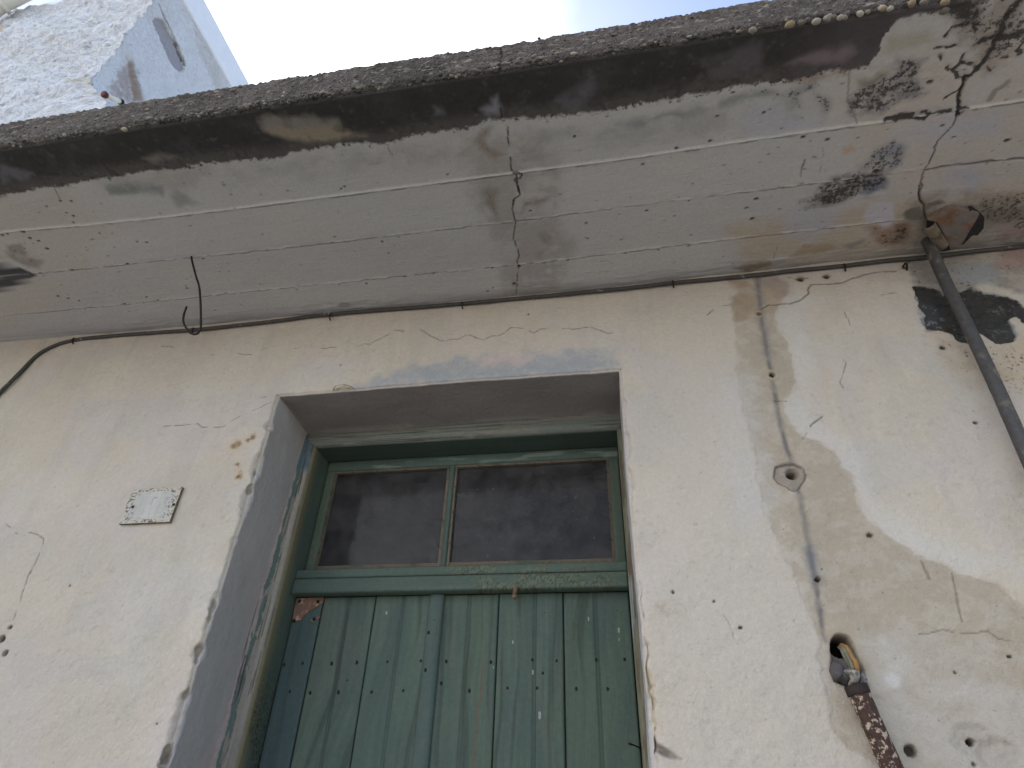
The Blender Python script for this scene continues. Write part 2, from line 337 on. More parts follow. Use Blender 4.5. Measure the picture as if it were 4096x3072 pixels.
# trace of the removed cable
tr = WQ([(3030, 1105), (3036, 1170), (3043, 1260), (3058, 1340), (3072, 1420), (3088, 1497), (3104, 1600), (3125, 1710), (3150, 1800), (3168, 1860), (3195, 1965), (3212, 2040), (3228, 2120), (3245, 2230), (3258, 2300), (3275, 2380), (3284, 2450), (3295, 2530), (3310, 2560)])
W.line(tr, .0055, C(126, 120, 115), .75, dep=.0015, jit=.003, brk=.12, seed=61, soft=1); W.line(tr, .0035, C(90, 87, 86), .55, jit=.005, brk=.45, seed=64, soft=1)
W.line(tr[:5], .012, C(130, 125, 122), .5, jit=.006, seed=62, soft=1)
W.line(WP(14, [(490, 1400), (520, 1550), (550, 1649)]) , .011, C(110, 112, 118), .55, jit=.004, seed=63, soft=1)
# black mould patch by the downpipe, with flaked edges
mold = WP(8, [(1330, 800), (1400, 800), (1560, 850), (1700, 830), (1790, 800), (1900, 850), (1990, 850), (2090, 880), (2150, 900), (2212, 960), (2300, 960), (2330, 1080), (2212, 1080), (2130, 1030), (2080, 1060), (2110, 1120), (2150, 1180), (2130, 1240), (1990, 1250), (1860, 1170), (1800, 1250), (1680, 1220), (1600, 1160), (1520, 1140), (1430, 1150), (1390, 1050), (1430, 1040), (1370, 960)])
W.poly(WP(8, [(1300, 560), (1560, 540), (2212, 500), (2400, 500), (2400, 860), (2212, 840), (2000, 800), (1940, 770), (1700, 840), (1450, 850), (1330, 800), (1280, 690)]), C(126, 121, 114), .75, .012, .012, nz=.35, nsc=24, seed=71, spk=.25)
W.poly(WP(8, [(1640, 640), (1960, 600), (1990, 740), (1800, 800), (1650, 760)]), C(150, 156, 162), .6, .02, .02, seed=72)
W.poly(WP(8, [(2000, 480), (2300, 470), (2300, 620), (2000, 640)]), C(158, 128, 122), .6, .02, .01, seed=73)
W.poly(mold, C(150, 150, 150), 1, .002, .010, dep=.006, seed=74)
W.poly(mold, C(40, 38, 36), .97, .003, .008, nz=.25, nsc=34, seed=75, spk=.8)
W.poly(mold, C(112, 114, 112), .55, .004, .01, nz=1, nsc=70, seed=175)
W.poly(WP(8, [(1370, 900), (1480, 930), (1560, 1050), (1500, 1130), (1390, 1080)]), C(134, 140, 148), .75, .008, .01, seed=76)
W.poly(WP(8, [(1880, 1150), (2100, 1130), (2140, 1200), (2000, 1230)]), C(120, 126, 132), .6, .008, .01, nz=.7, nsc=50, seed=77)
W.poly(WP(8, [(1450, 1130), (1800, 1260), (2100, 1250), (2300, 1180), (2300, 1700), (2050, 1650), (1900, 1500), (1650, 1300), (1430, 1200)]), C(180, 160, 136), .65, .02, .02, nz=.5, nsc=18, seed=78, spk=.30)
W.poly(WP(8, [(1500, 1250), (1850, 1400), (1960, 1600), (1700, 1560), (1480, 1330)]), C(168, 150, 126), .5, .03, .02, nz=.7, nsc=22, seed=79, spk=.22)
# cracks on the wall
dk = C(70, 64, 58)
def crack(S, pts, w=.0011, op=.7, brk=.46, seed=5, dep=.002, c=dk): S.line(pts, w, c, op, dep=dep, jit=.002, brk=brk, seed=seed)
crack(W, WP(6, [(1165, 1145), (1240, 1152)]) ); crack(W, WP(6, [(850, 1280), (920, 1245), (960, 1255), (1040, 1210), (1110, 1180), (1165, 1145)]), brk=.45, seed=6)
crack(W, WP(6, [(1365, 1140), (1450, 1190), (1530, 1228), (1570, 1232), (1620, 1215), (1680, 1222), (1735, 1188), (1775, 1188), (1830, 1218), (1890, 1232), (1940, 1195), (1990, 1195), (2050, 1170), (2090, 1130), (2140, 1122), (2230, 1140), (2260, 1160), (2290, 1160), (2330, 1136), (2420, 1130)]), seed=7, brk=.3)
crack(W, WP(7, [(500, 1130), (540, 1125), (590, 1136), (680, 1120), (740, 1120), (810, 1142), (865, 1165), (910, 1160), (960, 1105)]), seed=8)
crack(W, WP(5, [(1700, 1345), (1770, 1352), (1830, 1335), (1910, 1328), (1970, 1340), (2020, 1340), (2080, 1310), (2140, 1290)]), seed=9); crack(W, WP(5, [(1310, 1283), (1380, 1285), (1430, 1308)]), seed=10)
crack(W, WP(6, [(480, 1268), (530, 1278)]), seed=11); crack(W, WP(6, [(355, 1290), (430, 1278), (600, 1290), (700, 1275)]), seed=11)
crack(W, WP(11, [(1310, 415), (1480, 402), (1590, 392), (1620, 418), (1700, 422), (1800, 412), (1860, 370), (1950, 315), (2080, 265), (2180, 215)]), seed=12, brk=.4)
crack(W, WP(11, [(2100, 175), (2200, 172)]), seed=13); crack(W, WP(11, [(40, 1190), (80, 1225), (110, 1240), (120, 1270), (200, 1290)]), seed=14)
crack(W, WP(11, [(225, 1265), (290, 1280), (350, 1320), (345, 1370), (325, 1420), (280, 1510), (240, 1600)]), seed=15, brk=.35); crack(W, WP(15, [(270, 0), (230, 100), (190, 220), (150, 350), (125, 400), (115, 440), (95, 470)]), seed=16)
crack(W, WP(7, [(1660, 1030), (1720, 985), (1780, 955), (1850, 945)]), seed=17); crack(W, WP(8, [(100, 975), (160, 940), (330, 940), (420, 905), (480, 860), (470, 820), (500, 785), (600, 780), (740, 768), (830, 735), (940, 695), (1040, 680), (1180, 675)]), seed=18, brk=.25, w=.002)
crack(W, WP(8, [(1290, 595), (1270, 620), (1265, 650)]), w=.004, brk=0); crack(W, WP(8, [(290, 712), (370, 738), (470, 728), (520, 722)]), seed=20, w=.0025)
crack(W, WP(8, [(1040, 870), (1130, 855), (1200, 845)]), seed=21); crack(W, WP(8, [(760, 1010), (790, 1060), (830, 1150), (840, 1180)]), seed=22, op=.5); crack(W, WP(8, [(725, 1310), (775, 1420), (760, 1500), (730, 1560), (765, 1615)]), seed=23, op=.6)
crack(W, WP(14, [(590, 340), (500, 400), (470, 460), (430, 510)]), seed=24, w=.002); crack(W, WP(14, [(100, 195), (150, 205), (300, 208)]), seed=25)
W.line(WP(18, [(1400, 0), (1430, 70), (1455, 135)]), .0016, C(130, 118, 100), .8); W.line(WP(18, [(1630, 85), (1655, 200), (1680, 350), (1710, 470)]), .0018, C(132, 116, 96), .85)
W.line(WP(14, [(1385, 1490), (1440, 1640)]), .0015, C(130, 118, 100), .8); crack(W, WP(18, [(1370, 570), (1450, 568), (1560, 535), (1640, 560), (1800, 572), (1920, 550), (2000, 605), (2130, 630)]), seed=26, op=.5, brk=.3)
crack(W, WP(17, [(1930, 300), (1990, 400), (2050, 500), (2090, 620)]), seed=27, op=.35, c=C(130, 110, 95)); crack(W, WP(8, [(1600, 60), (1690, 320)]), op=.2)
# small pits, plugs, nail rust
for (c, x, y, r, d) in [(15, 78, 518, .0052, .012), (15, 12, 612, .0095, .02), (15, 45, 725, .0075, .02), (18, 558, 128, .006, .012), (18, 1300, 1510, .012, .012), (18, 1810, 1440, .0045, .02),
                        (8, 410, 738, .011, .01), (8, 622, 716, .009, .008), (8, 1255, 645, .007, .01), (7, 2085, 1015, .007, .012), (8, 185, 1512, .0065, .014), (14, 345, 790, .010, .02), (17, 1300, 440, .004, .01), (8, 1555, 1290, .008, .003), (14, 1822, 382, .005, .004), (18, 590, 45, .002, .003), (18, 1655, 883, .003, .003), (18, 2092, 757, .004, .003), (18, 1812, 1620, .004, .003), (14, 970, 1285, .007, .002),
                        (6, 722, 1420, .0028, .003), (7, 228, 1018, .0028, .003), (15, 560, 182, .003, .003), (15, 1260, 1292, .0025, .003), (17, 1590, 232, .004, .003), (17, 1925, 306, .003, .003), (17, 2135, 520, .004, .003)]:
    q = WP(c, [(x, y)])[0]
    r *= .82; W.disc(q, r * 1.6, C(160, 148, 132), .5, soft=.5, seed=int(x)); W.disc(q, r, C(52, 46, 42), .95, dep=d, soft=.2, jit=.35, seed=int(x), asp=1.15)
W.disc(WP(8, [(185, 1505)])[0], .017, C(176, 160, 138), .8, dep=-.003, seed=81, soft=.25); W.disc(WP(8, [(185, 1505)])[0], .0065, C(60, 50, 42), .9, dep=.012, seed=82)
W.disc(WP(7, [(2085, 1010)])[0], .013, C(168, 148, 122), .8, dep=-.003, seed=83); W.disc(WP(7, [(2085, 1015)])[0], .005, C(70, 60, 50), .9, dep=.01)
pt = WP(14, [(210, 740), (290, 715), (350, 710), (390, 730), (430, 745), (458, 800), (440, 850), (400, 905), (375, 935), (330, 930), (300, 900), (240, 870), (200, 830)])
W.poly(pt, C(150, 138, 126), .95, .002, .003, dep=.006, nz=.4, nsc=60, seed=85); W.line(np.vstack([pt, pt[:1]]), .002, C(92, 80, 70), .8, jit=.003)
W.disc(WP(14, [(352, 785)])[0], .013, C(120, 108, 96), .8, dep=.01, seed=86); W.disc(WP(14, [(345, 795)])[0], .008, C(48, 44, 40), .9, dep=.02, seed=86)
for (x, y, r) in [(1815, 1430, .026), (2040, 1560, .026)]:
    q = WP(18, [(x, y)])[0]; W.disc(q, r, C(168, 158, 146), .7, dep=.006, seed=x, nz=.3, asp=1.3)
W.disc(WP(18, [(1795, 1440)])[0], .0055, C(40, 36, 34), 1, dep=.02)
for (x, y, s_) in [(1900, 565, .013), (1880, 575, .008), (2030, 500, .008), (1998, 525, .006), (1905, 720, .006), (1925, 800, .009), (1912, 815, .006)]:
    q = WP(11, [(x, y)])[0]; W.disc(q, s_ * 2, C(196, 172, 140), .45, soft=.8, seed=x); W.disc(q, s_, C(112, 84, 60), .85, soft=.6, jit=1.0, nz=.5, seed=y)
W.poly(WP(12, [(650, 140), (680, 90), (750, 72), (820, 90), (835, 125), (800, 145)]), C(190, 176, 152), .9, .002, .003, dep=-.006, seed=88); W.line(WP(12, [(665, 125), (690, 92), (750, 75), (815, 95), (832, 118)]), .002, C(110, 98, 82), .8, jit=.002)
W.line(WP(12, [(700, 120), (760, 100), (800, 120), (750, 140)]), .002, C(130, 116, 98), .7, jit=.003)
# broken plaster along the right jamb
W.poly(WP(17, [(1330, 600), (1360, 780), (1430, 980), (1425, 1160), (1435, 1300), (1400, 1370), (1380, 1200), (1345, 900)]), C(188, 170, 144), .9, .003, .005, dep=.007, nz=.4, nsc=50, seed=91)
W.poly(WP(17, [(1355, 820), (1400, 960), (1420, 980), (1390, 1020), (1370, 960)]), C(120, 112, 104), .8, .003, .004, dep=.004, seed=92)
W.poly(WP(17, [(1400, 1380), (1440, 1450), (1520, 1500), (1600, 1540), (1670, 1585), (1560, 1560), (1420, 1520), (1400, 1560)]), C(96, 84, 72), .85, .003, .004, dep=.009, nz=.25, nsc=60, seed=93)
W.poly(WP(17, [(1400, 1390), (1480, 1460), (1530, 1500), (1430, 1500)]), C(132, 122, 116), .8, .003, .004, dep=.004, seed=94)
W.poly(WP(17, [(1430, 300), (1480, 300), (1560, 340), (1570, 450), (1500, 400), (1430, 380)]), C(170, 148, 128), .5, .005, .006, nz=.9, nsc=90, seed=95)
W.line(WP(17, [(1285, 200), (1300, 320), (1330, 420)]), .004, C(140, 130, 122), .7, dep=.003, jit=.003, brk=.4)
# socket cavity of the broken conduit
W.poly(WP(18, [(560, 480), (720, 480), (850, 560), (900, 780), (950, 1000), (900, 1000), (780, 980), (690, 940), (640, 700)]), C(168, 152, 130), .6, .012, .01, seed=96)
W.poly(WP(18, [(680, 640), (740, 610), (800, 620), (850, 680), (880, 780), (930, 880), (948, 1000), (880, 1000), (780, 980), (690, 940), (665, 860), (690, 780), (672, 700)]), C(104, 98, 94), .9, .003, .004, dep=.018, seed=97)
W.disc(WP(18, [(758, 655)])[0], .019, C(24, 20, 18), 1, dep=.06, soft=.2, jit=.15, seed=98)
W.disc(WP(18, [(1160, 945)])[0], .014, C(204, 200, 198), .55, soft=.5)
# ghost stain left of the conduit, small specks everywhere
sp = ss(fbm(V, 110, 2, 303), .84, .90); W.mixc(allv, sp * .3, C(130, 122, 112)); W.h += np.where(onwall, sp * .0015, 0)
sp2 = ss(fbm(V, 60, 4, 306, .7), .60, .74) * ss(fbm(V, 3, 3, 11), .45, .6); W.mixc(allv, sp2 * .25, C(158, 148, 136))
# plaster thickness relief + reveals
col = W.col
rev = (V[:, 1] > .004)
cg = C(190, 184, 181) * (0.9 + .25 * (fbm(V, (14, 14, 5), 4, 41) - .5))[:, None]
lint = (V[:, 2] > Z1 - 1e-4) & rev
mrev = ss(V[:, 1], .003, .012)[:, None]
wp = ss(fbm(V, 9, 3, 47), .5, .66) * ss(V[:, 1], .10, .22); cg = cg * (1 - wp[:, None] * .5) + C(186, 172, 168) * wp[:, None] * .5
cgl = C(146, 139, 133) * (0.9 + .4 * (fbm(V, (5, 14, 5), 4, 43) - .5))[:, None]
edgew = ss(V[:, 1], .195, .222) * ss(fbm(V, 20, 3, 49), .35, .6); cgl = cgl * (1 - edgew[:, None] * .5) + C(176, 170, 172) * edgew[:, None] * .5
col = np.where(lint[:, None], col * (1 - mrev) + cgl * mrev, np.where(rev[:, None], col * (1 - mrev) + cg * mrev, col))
D = np.zeros_like(V)
g1 = (fbm(V, 2.6, 3, 101) - .5) * .014 + (fbm(V, 11, 3, 102) - .5) * .006 + (fbm(V, 48, 3, 103) - .5) * .0022
g2 = (fbm(V, 2.6, 3, 111) - .5) * .008 + (fbm(V, 14, 3, 112) - .5) * .005
g3 = (fbm(V, 2.6, 3, 121) - .5) * .006 + (fbm(V, 14, 3, 122) - .5) * .004
far = ss(V[:, 1], .20, .225)
lrev = rev & (V[:, 0] < X0 + 1e-4); D[:, 0] -= lrev * (.017 + .028 * np.clip((Z1 - V[:, 2]) / .95, 0, 1)) * V[:, 1] / .225
D[:, 1] += g1 * (1 - far) + np.where(onwall, W.h, 0)
D[:, 0] += g2 * ss(.05 - np.minimum(np.abs(V[:, 0] - X0), np.abs(V[:, 0] - X1)), 0, .05); D[:, 2] += g3 * ss(.05 - np.abs(V[:, 2] - Z1), 0, .05)
# rounded, chipped arrises (pull towards the solid)
def arris(dx, dy, R0, out, act):
    r = np.hypot(dx, dy); k = np.clip((R0 - r) / R0, 0, 1) ** 1.4 * act * .5 * R0
    D[:, 1] += k; D[:, out[0]] += out[1] * k; return k
nearz = V[:, 2] < Z1 + .002
rad = .012 + .016 * ss(fbm(V * [0, 0, 1], 16, 3, 131), .5, .75)
arris(V[:, 0] - X0, V[:, 1], rad, (0, -1), nearz * (V[:, 0] < X0 + 1e-4)); arris(V[:, 0] - X1, V[:, 1], rad * .8, (0, 1), nearz * (V[:, 0] > X1 - 1e-4))
arris(V[:, 2] - Z1, V[:, 1], .009, (2, 1), (V[:, 2] > Z1 - 1e-4) * (V[:, 0] > X0 - .01) * (V[:, 0] < X1 + .01))
for (a, b, R0) in [(1000, 1950, .016), (850, 2425, .018), (838, 2470, .010), (811, 2600, .015), (800, 2640, .011), (756, 2775, .013), (681, 3028, .024), (668, 3060, .022), (1035, 1882, .009)]:
    q = wallpt(a, b); c0 = np.array([X0, 0, q[1]]); dv = V - c0; d = np.linalg.norm(dv * [1, 1, .8], axis=1) + (fbm(V, 70, 3, a) - .5) * R0 * .9
    m = (1 - ss(d, R0 * .35, R0)) * (V[:, 0] < X0 + 1e-4)
    D[:, 0] -= m * R0 * .32; D[:, 1] += m * R0 * .32
    col = col * (1 - .75 * m[:, None]) + C(150, 138, 124) * .75 * m[:, None]
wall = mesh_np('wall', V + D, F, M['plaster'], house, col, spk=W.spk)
# plain outer walls closing the house off
for nme, lo, hi in (('side_wall', (-3.27, .26, 0), (-3.0, 4.0, 2.9)), ('side_wall', (3.73, .26, 0), (3.99, 4.0, 2.9)), ('back_wall', (-3.0, 3.75, 0), (3.73, 4.0, 2.9)), ('inner_lining', (-3.0, .265, 0), (X0 - .02, .36, 2.9)), ('inner_lining', (X1 + .02, .265, 0), (3.73, .36, 2.9)), ('inner_lining', (X0 - .02, .265, Z1 + .01), (X1 + .02, .36, 2.9))):
    box(nme, lo, hi, M['ink'], house)
for nme, lo, hi in (('ceiling', (-3.26, .03, 2.945), (3.98, 3.99, 3.0)), ('slab_end', (-3.265, -.69, 2.93), (-3.255, 3.9, 3.01)), ('slab_end', (3.985, -.69, 2.93), (3.995, 3.9, 3.01))):
    box(nme, lo, hi, M['ink'], house)
# ------------------------------------------------------------------ roof slab
xs = axis(-3.27, -1.75, 1.25, 4.0, .0030); ys = np.concatenate([np.linspace(.02, -.69, 250), [-.697, -.7035, -.704]]); ys[-1] = YF
zf = np.concatenate([np.arange(ZS + .004, 3.012, .0034), [3.0145, 3.018]]); yt = np.array([-.695, -.68, -.64, -.5, 0, 1, 2, 3, 4.0])
ny, nz_, nt_ = len(ys), len(zf), len(yt)
py = np.concatenate([ys, np.full(nz_, YF), yt]); pz = np.concatenate([np.full(ny, ZS), zf, np.full(nt_, 3.019)])
V = mk(xs, np.arange(len(py)), lambda a, b: (a, py[b.astype(int)], pz[b.astype(int)])); kk = np.tile(np.arange(len(py)), len(xs))
under = kk < ny; front = (kk >= ny) & (kk < ny + nz_); topm = kk >= ny + nz_
S = Surf(V, V[:, [0, 1]], C(180, 177, 173)); S.ok = under; av = np.arange(len(V))
n1 = fbm(V, (2, 5, 3), 4, 203); n2 = fbm(V, (6, 12, 3), 4, 208)
S.mixc(av, ss(n1, .45, .62) * .4, C(170, 167, 167)); S.mixc(av, ss(n2, .5, .68) * .3, C(184, 178, 170))
SP = lambda c, pts: pl(px(c, pts), 2, ZS, [0, 1]); SQ = lambda pts: pl(pts, 2, ZS, [0, 1])
# board-to-board tone and step
yb = np.array([-.03, -.148, -.305, -.462]); bid = np.searchsorted(-yb, -V[:, 1]); bt = np.array([.96, 1.0, .97, 1.02, 1.0])[bid]; S.col *= bt[:, None]

# damp left corner & right side tints
S.poly(SQ([(-200, 760), (250, 720), (330, 830), (500, 900), (350, 1020), (420, 1100), (200, 1250), (-200, 1400)]), C(178, 168, 155), .55, .04, .03, nz=.5, nsc=8, seed=3)
S.poly(SQ([(1900, 560), (2180, 540), (2260, 700), (2230, 850), (2300, 1000), (2200, 1190), (2030, 1190), (1980, 950), (1880, 760)]), C(142, 136, 128), .6, .03, .03, nz=.7, nsc=16, seed=4)
S.poly(SQ([(350, 700), (700, 660), (1100, 640), (1500, 600), (1900, 560), (1900, 640), (1300, 690), (700, 760), (400, 780)]), C(150, 146, 140), .55, .03, .03, nz=.7, nsc=12, seed=14)
S.poly(SQ([(2300, 520), (2900, 430), (3300, 370), (3300, 470), (2800, 540), (2400, 580)]), C(146, 144, 140), .5, .03, .03, nz=.7, nsc=12, seed=15)
S.poly(SQ([(2900, 900), (3300, 860), (3500, 820), (3900, 780), (4300, 700), (4300, 980), (3000, 1090)]), C(172, 154, 128), .6, .03, .03, nz=.7, nsc=10, seed=5)
S.poly(SP(4, [(700, 600), (1400, 400), (2300, 300), (2300, 1649), (1100, 1649), (900, 1300)]), C(184, 166, 148), .4, .05, .04, nz=.6, nsc=7, seed=6)
for pts, c_, op_ in [([(1160, 1080), (1290, 1060), (1380, 900), (2000, 900), (2000, 1100), (1500, 1200)], C(168, 170, 182), .5), ([(1640, 1340), (1850, 1300), (1900, 1450), (1800, 1560), (1650, 1500)], C(160, 162, 176), .6)]:
    S.poly(SP(4, pts), c_, op_, .03, .03, seed=7)
S.poly(SP(4, [(-20, 860), (300, 900), (560, 1010), (400, 1060), (-20, 1100)]), C(170, 170, 184), .45, .03, .02, seed=8)
S.poly(SP(8, [(320, 200), (700, 210), (740, 320), (480, 440), (300, 400)]), C(166, 168, 180), .6, .03, .02, seed=8)
S.poly(SP(8, [(980, 140), (1160, 120), (1190, 300), (1080, 330), (920, 270)]), C(182, 180, 190), .8, .008, .01, seed=9)
# flaked mould blotches
for k, (c, pts, cc, op_, nz2) in enumerate([
    (4, [(780, 820), (900, 700), (1050, 640), (1200, 560), (1190, 460), (1450, 460), (1350, 600), (1430, 740), (1300, 780), (1150, 850), (1050, 920), (900, 930), (800, 890)], C(104, 104, 110), .9, .75),
    (4, [(870, 640), (1000, 620), (1100, 560), (1130, 590), (1000, 700), (900, 700)], C(112, 112, 98), .75, .3),
    (4, [(0, 730), (140, 715), (260, 740), (340, 700), (440, 690), (560, 640), (560, 720), (420, 780), (400, 860), (300, 830), (240, 770), (60, 760)], C(116, 118, 116), .7, .55),
    (4, [(500, 780), (660, 790), (640, 900), (590, 980), (560, 900)], C(116, 116, 116), .65, .55),
    (4, [(540, 1600), (560, 1500), (700, 1400), (900, 1390), (1060, 1380), (1100, 1490), (960, 1560), (800, 1600), (640, 1660)], C(98, 92, 86), .92, .75),
    (4, [(880, 1360), (1040, 1190), (1180, 1120), (1280, 1180), (1220, 1300), (1120, 1400), (960, 1400)], C(114, 118, 130), .85, .6),
    (4, [(900, 1560), (960, 1440), (1090, 1430), (1100, 1520), (960, 1570)], C(104, 110, 126), .8, .4),
    (8, [(400, 130), (520, 60), (800, 20), (860, 60), (700, 140), (480, 170)], C(96, 90, 84), .85, .75),
    (8, [(1240, 230), (1270, 190), (1340, 160), (1400, 150), (1430, 220), (1410, 270), (1330, 280), (1270, 260)], C(92, 86, 80), .97, .05),
    (8, [(1430, 140), (1550, 95), (1580, 140), (1480, 160), (1420, 200)], C(100, 92, 84), .97, .1),
    (8, [(960, 320), (1130, 340), (1270, 290), (1300, 420), (1180, 470), (1060, 470), (1000, 440)], C(132, 92, 66), .8, .6),
    (8, [(1180, 300), (1290, 300), (1280, 440), (1190, 460)], C(122, 80, 54), .75, .35),
    (8, [(1890, 220), (2100, 180), (2400, 190), (2400, 250), (2100, 280), (1950, 290)], C(124, 100, 74), .8, .5),
    (8, [(1960, 330), (2250, 260), (2300, 400), (2000, 450)], C(156, 128, 130), .6, .4),
    (8, [(1850, 130), (1920, 120), (2000, 150), (1990, 250), (1930, 260), (1880, 200)], C(92, 88, 90), .8, .7),
    (8, [(740, 470), (940, 430), (940, 460), (820, 500)], C(118, 120, 118), .75, .5),
    (8, [(330, 560), (450, 470), (640, 460), (760, 500), (560, 545)], C(148, 130, 104), .65, .4),
    (7, [(1880, 660), (2000, 610), (2160, 600), (2212, 640), (2000, 690)], C(122, 100, 72), .85, .45),
    (4, [(760, 1200), (850, 1150), (870, 1200), (780, 1240)], C(180, 136, 84), .6, .4), (4, [(300, 620), (550, 600), (760, 570), (760, 610), (500, 650), (300, 650)], C(140, 112, 80), .7, .5),
    (4, [(1100, 300), (1180, 260), (1400, 240), (1500, 230), (1500, 360), (1100, 420)], C(160, 153, 134), .7, .3),
    (3, [(130, 1080), (250, 1040), (400, 1050), (600, 1020), (700, 1080), (500, 1120), (240, 1160)], C(150, 148, 138), .5, .5), (3, [(940, 1000), (1200, 930), (1600, 860), (1680, 900), (1600, 930), (1300, 950), (1080, 1030)], C(122, 126, 124), .75, .5),
    (3, [(1760, 850), (1780, 790), (2020, 740), (2150, 700), (2212, 740), (2000, 790), (1860, 860)], C(122, 126, 124), .7, .45),
    (2, [(1840, 1050), (1900, 1010), (1970, 1030), (1940, 1070), (1900, 1110), (1920, 1180), (2010, 1240), (1980, 1300), (1880, 1240), (1840, 1150)], C(132, 120, 104), .75, .4),
    (2, [(1920, 1540), (1990, 1520), (1990, 1600), (1940, 1660), (1900, 1640)], C(132, 122, 108), .6, .4),
    (6, [(1920, 0), (1990, 20), (1950, 90), (2000, 160), (1990, 250), (1920, 160), (1890, 60)], C(126, 116, 104), .7, .4),
    (7, [(200, 130), (300, 80), (380, 70), (360, 110), (240, 160), (180, 200)], C(120, 108, 94), .7, .5), (7, [(290, 370), (360, 350), (420, 380), (400, 460), (340, 440)], C(132, 122, 112), .65, .35), (7, [(310, 510), (360, 490), (340, 570), (300, 575)], C(130, 126, 118), .6, .3),
    (7, [(140, 450), (280, 430), (300, 560), (180, 600)], C(160, 152, 144), .5, .4), (7, [(290, 700), (350, 700), (330, 740), (280, 740)], C(140, 146, 162), .5, .3),
    (5, [(-200, 610), (0, 615), (100, 630), (200, 665), (300, 715), (200, 770), (60, 830), (0, 860), (-200, 880)], C(62, 62, 66), .97, .1),
    (5, [(60, 460), (150, 440), (220, 540), (340, 600), (300, 650), (180, 620), (60, 560)], C(122, 118, 108), .7, .5),
    (1, [(850, 1500), (960, 1470), (1160, 1480), (1310, 1490), (1320, 1580), (1160, 1530), (1000, 1560), (870, 1560)], C(120, 124, 122), .75, .45), (1, [(1380, 1570), (1430, 1530), (1520, 1560), (1600, 1649), (1420, 1660)], C(126, 130, 126), .65, .4),
    (5, [(860, 0), (1150, 0), (1100, 30), (880, 60)], C(126, 132, 124), .6, .4)]):
    S.poly(SP(c, pts), cc, op_ * (.75 if nz2 > .5 else 1), .005 if nz2 < .2 else .012, .008 if nz2 < .2 else .014, nz=nz2 * .8, nsc=55 if nz2 > .6 else 30, seed=300 + k, dep=-.001 if nz2 > .7 else 0, spk=(.50 if nz2 > .7 else .40 if nz2 > .52 else .2 if cc.sum() < .6 else 0))
    if nz2 > .7: i_ = S.idx(SP(c, pts), 0); S.h[i_] += (fbm(V[i_], 90, 2, 3) - .5) * .004
# dark weathered drip band along the outer edge
bound = SQ([(-300, 850), (0, 790), (150, 755), (250, 745), (400, 715), (560, 690), (680, 680), (800, 655), (1000, 640), (1130, 632), (1180, 605), (1300, 588), (1440, 570), (1560, 575), (1640, 545), (1800, 520), (1900, 512), (1960, 480), (2060, 470), (2200, 468), (2300, 455), (2450, 440), (2520, 420), (2620, 410), (2740, 385), (2860, 370), (3000, 335), (3200, 320), (3300, 285), (3400, 285), (3480, 262), (3520, 200), (3545, 120), (3600, 70), (3720, 50), (3900, 10), (4100, -30), (4500, -120)])
order = np.argsort(bound[:, 0]); bnd = np.interp(V[:, 0] + (fbm(V, 24, 4, 77, .65) - .5) * .04, bound[order, 0], bound[order, 1])
sdb = bnd + (fbm(V, 60, 4, 78, .7) - .5) * .035 - V[:, 1]; mb = ss(sdb, -.002, .005) * under
S.mixc(av, mb, C(84, 79, 76)); S.mixc(av, mb * ss(sdb, .008, .05), C(56, 53, 51)); S.spk = np.maximum(S.spk, (1 - np.abs(sdb) / .02).clip(0, 1) * under * .42 * (.4 + 1.2 * fbm(V, 25, 3, 79)))
pt_ = ss(fbm(V, (9, 14, 4), 4, 81), .5, .7) * ss(sdb, .0, .03) * under; S.mixc(av, pt_ * .4, C(80, 76, 77))
S.mixc(av, ss(fbm(V, 50, 4, 82, .65), .56, .72) * mb * .35, C(112, 106, 102)); S.mixc(av, ss(fbm(V, 90, 3, 83), .58, .7) * mb * .4, C(44, 42, 40)); S.mixc(av, ss(-V[:, 1], .66, .70) * mb * .6, C(58, 55, 50))
S.mixc(av, ss(V[:, 0], .35, .55) * mb * .4, C(92, 84, 87))
for c, pts, cc, op_ in [(2, [(80, 960), (200, 940), (420, 950), (700, 960), (720, 1040), (940, 1080), (850, 1095), (640, 1120), (500, 1140), (340, 1140), (230, 1100), (100, 1040)], C(150, 138, 118), .85), (2, [(80, 960), (250, 940), (700, 950), (720, 1000), (300, 1030), (100, 1020)], C(118, 116, 114), .7),
    (2, [(1940, 800), (1990, 770), (2010, 860), (2000, 920), (1900, 920), (1860, 880), (1940, 860)], C(140, 140, 146), .8), (2, [(1490, 880), (1540, 860), (1560, 900), (1500, 930)], C(120, 120, 122), .7), (1, [(1170, 1280), (1300, 1230), (1420, 1260), (1380, 1290), (1250, 1310)], C(134, 126, 118), .7), (1, [(0, 1320), (120, 1340), (280, 1400), (200, 1450), (0, 1460)], C(118, 116, 120), .6),
    (4, [(300, 520), (500, 420), (650, 370), (820, 360), (860, 430), (760, 490), (500, 530)], C(130, 116, 120), .7), (3, [(640, 700), (720, 620), (760, 680), (740, 760), (600, 860), (480, 860), (400, 830)], C(104, 100, 106), .6), (3, [(1600, 500), (1900, 380), (2100, 330), (2100, 560), (1700, 640)], C(108, 100, 106), .5)]:
    S.poly(SP(c, pts), cc, op_, .012, .012, nz=.45, nsc=34, seed=int(pts[0][0]) + 9)
S.poly(SP(4, [(1700, -60), (1600, 60), (1700, 180), (1760, 380), (1900, 560), (2100, 420), (2300, 300), (2300, -100)]), C(128, 112, 94), .55, .02, .03, nz=.6, nsc=22, seed=361, spk=.42)
S.poly(SP(4, [(1500, 30), (1800, -40), (1900, 80), (1820, 200), (1700, 190), (1560, 120)]), C(84, 80, 78), .6, .01, .02, nz=.6, nsc=30, seed=362, spk=.6)
S.poly(SP(8, [(1850, 60), (2250, 40), (2250, 330), (1900, 300)]), C(130, 118, 102), .5, .02, .03, nz=.7, nsc=26, seed=363, spk=.45)
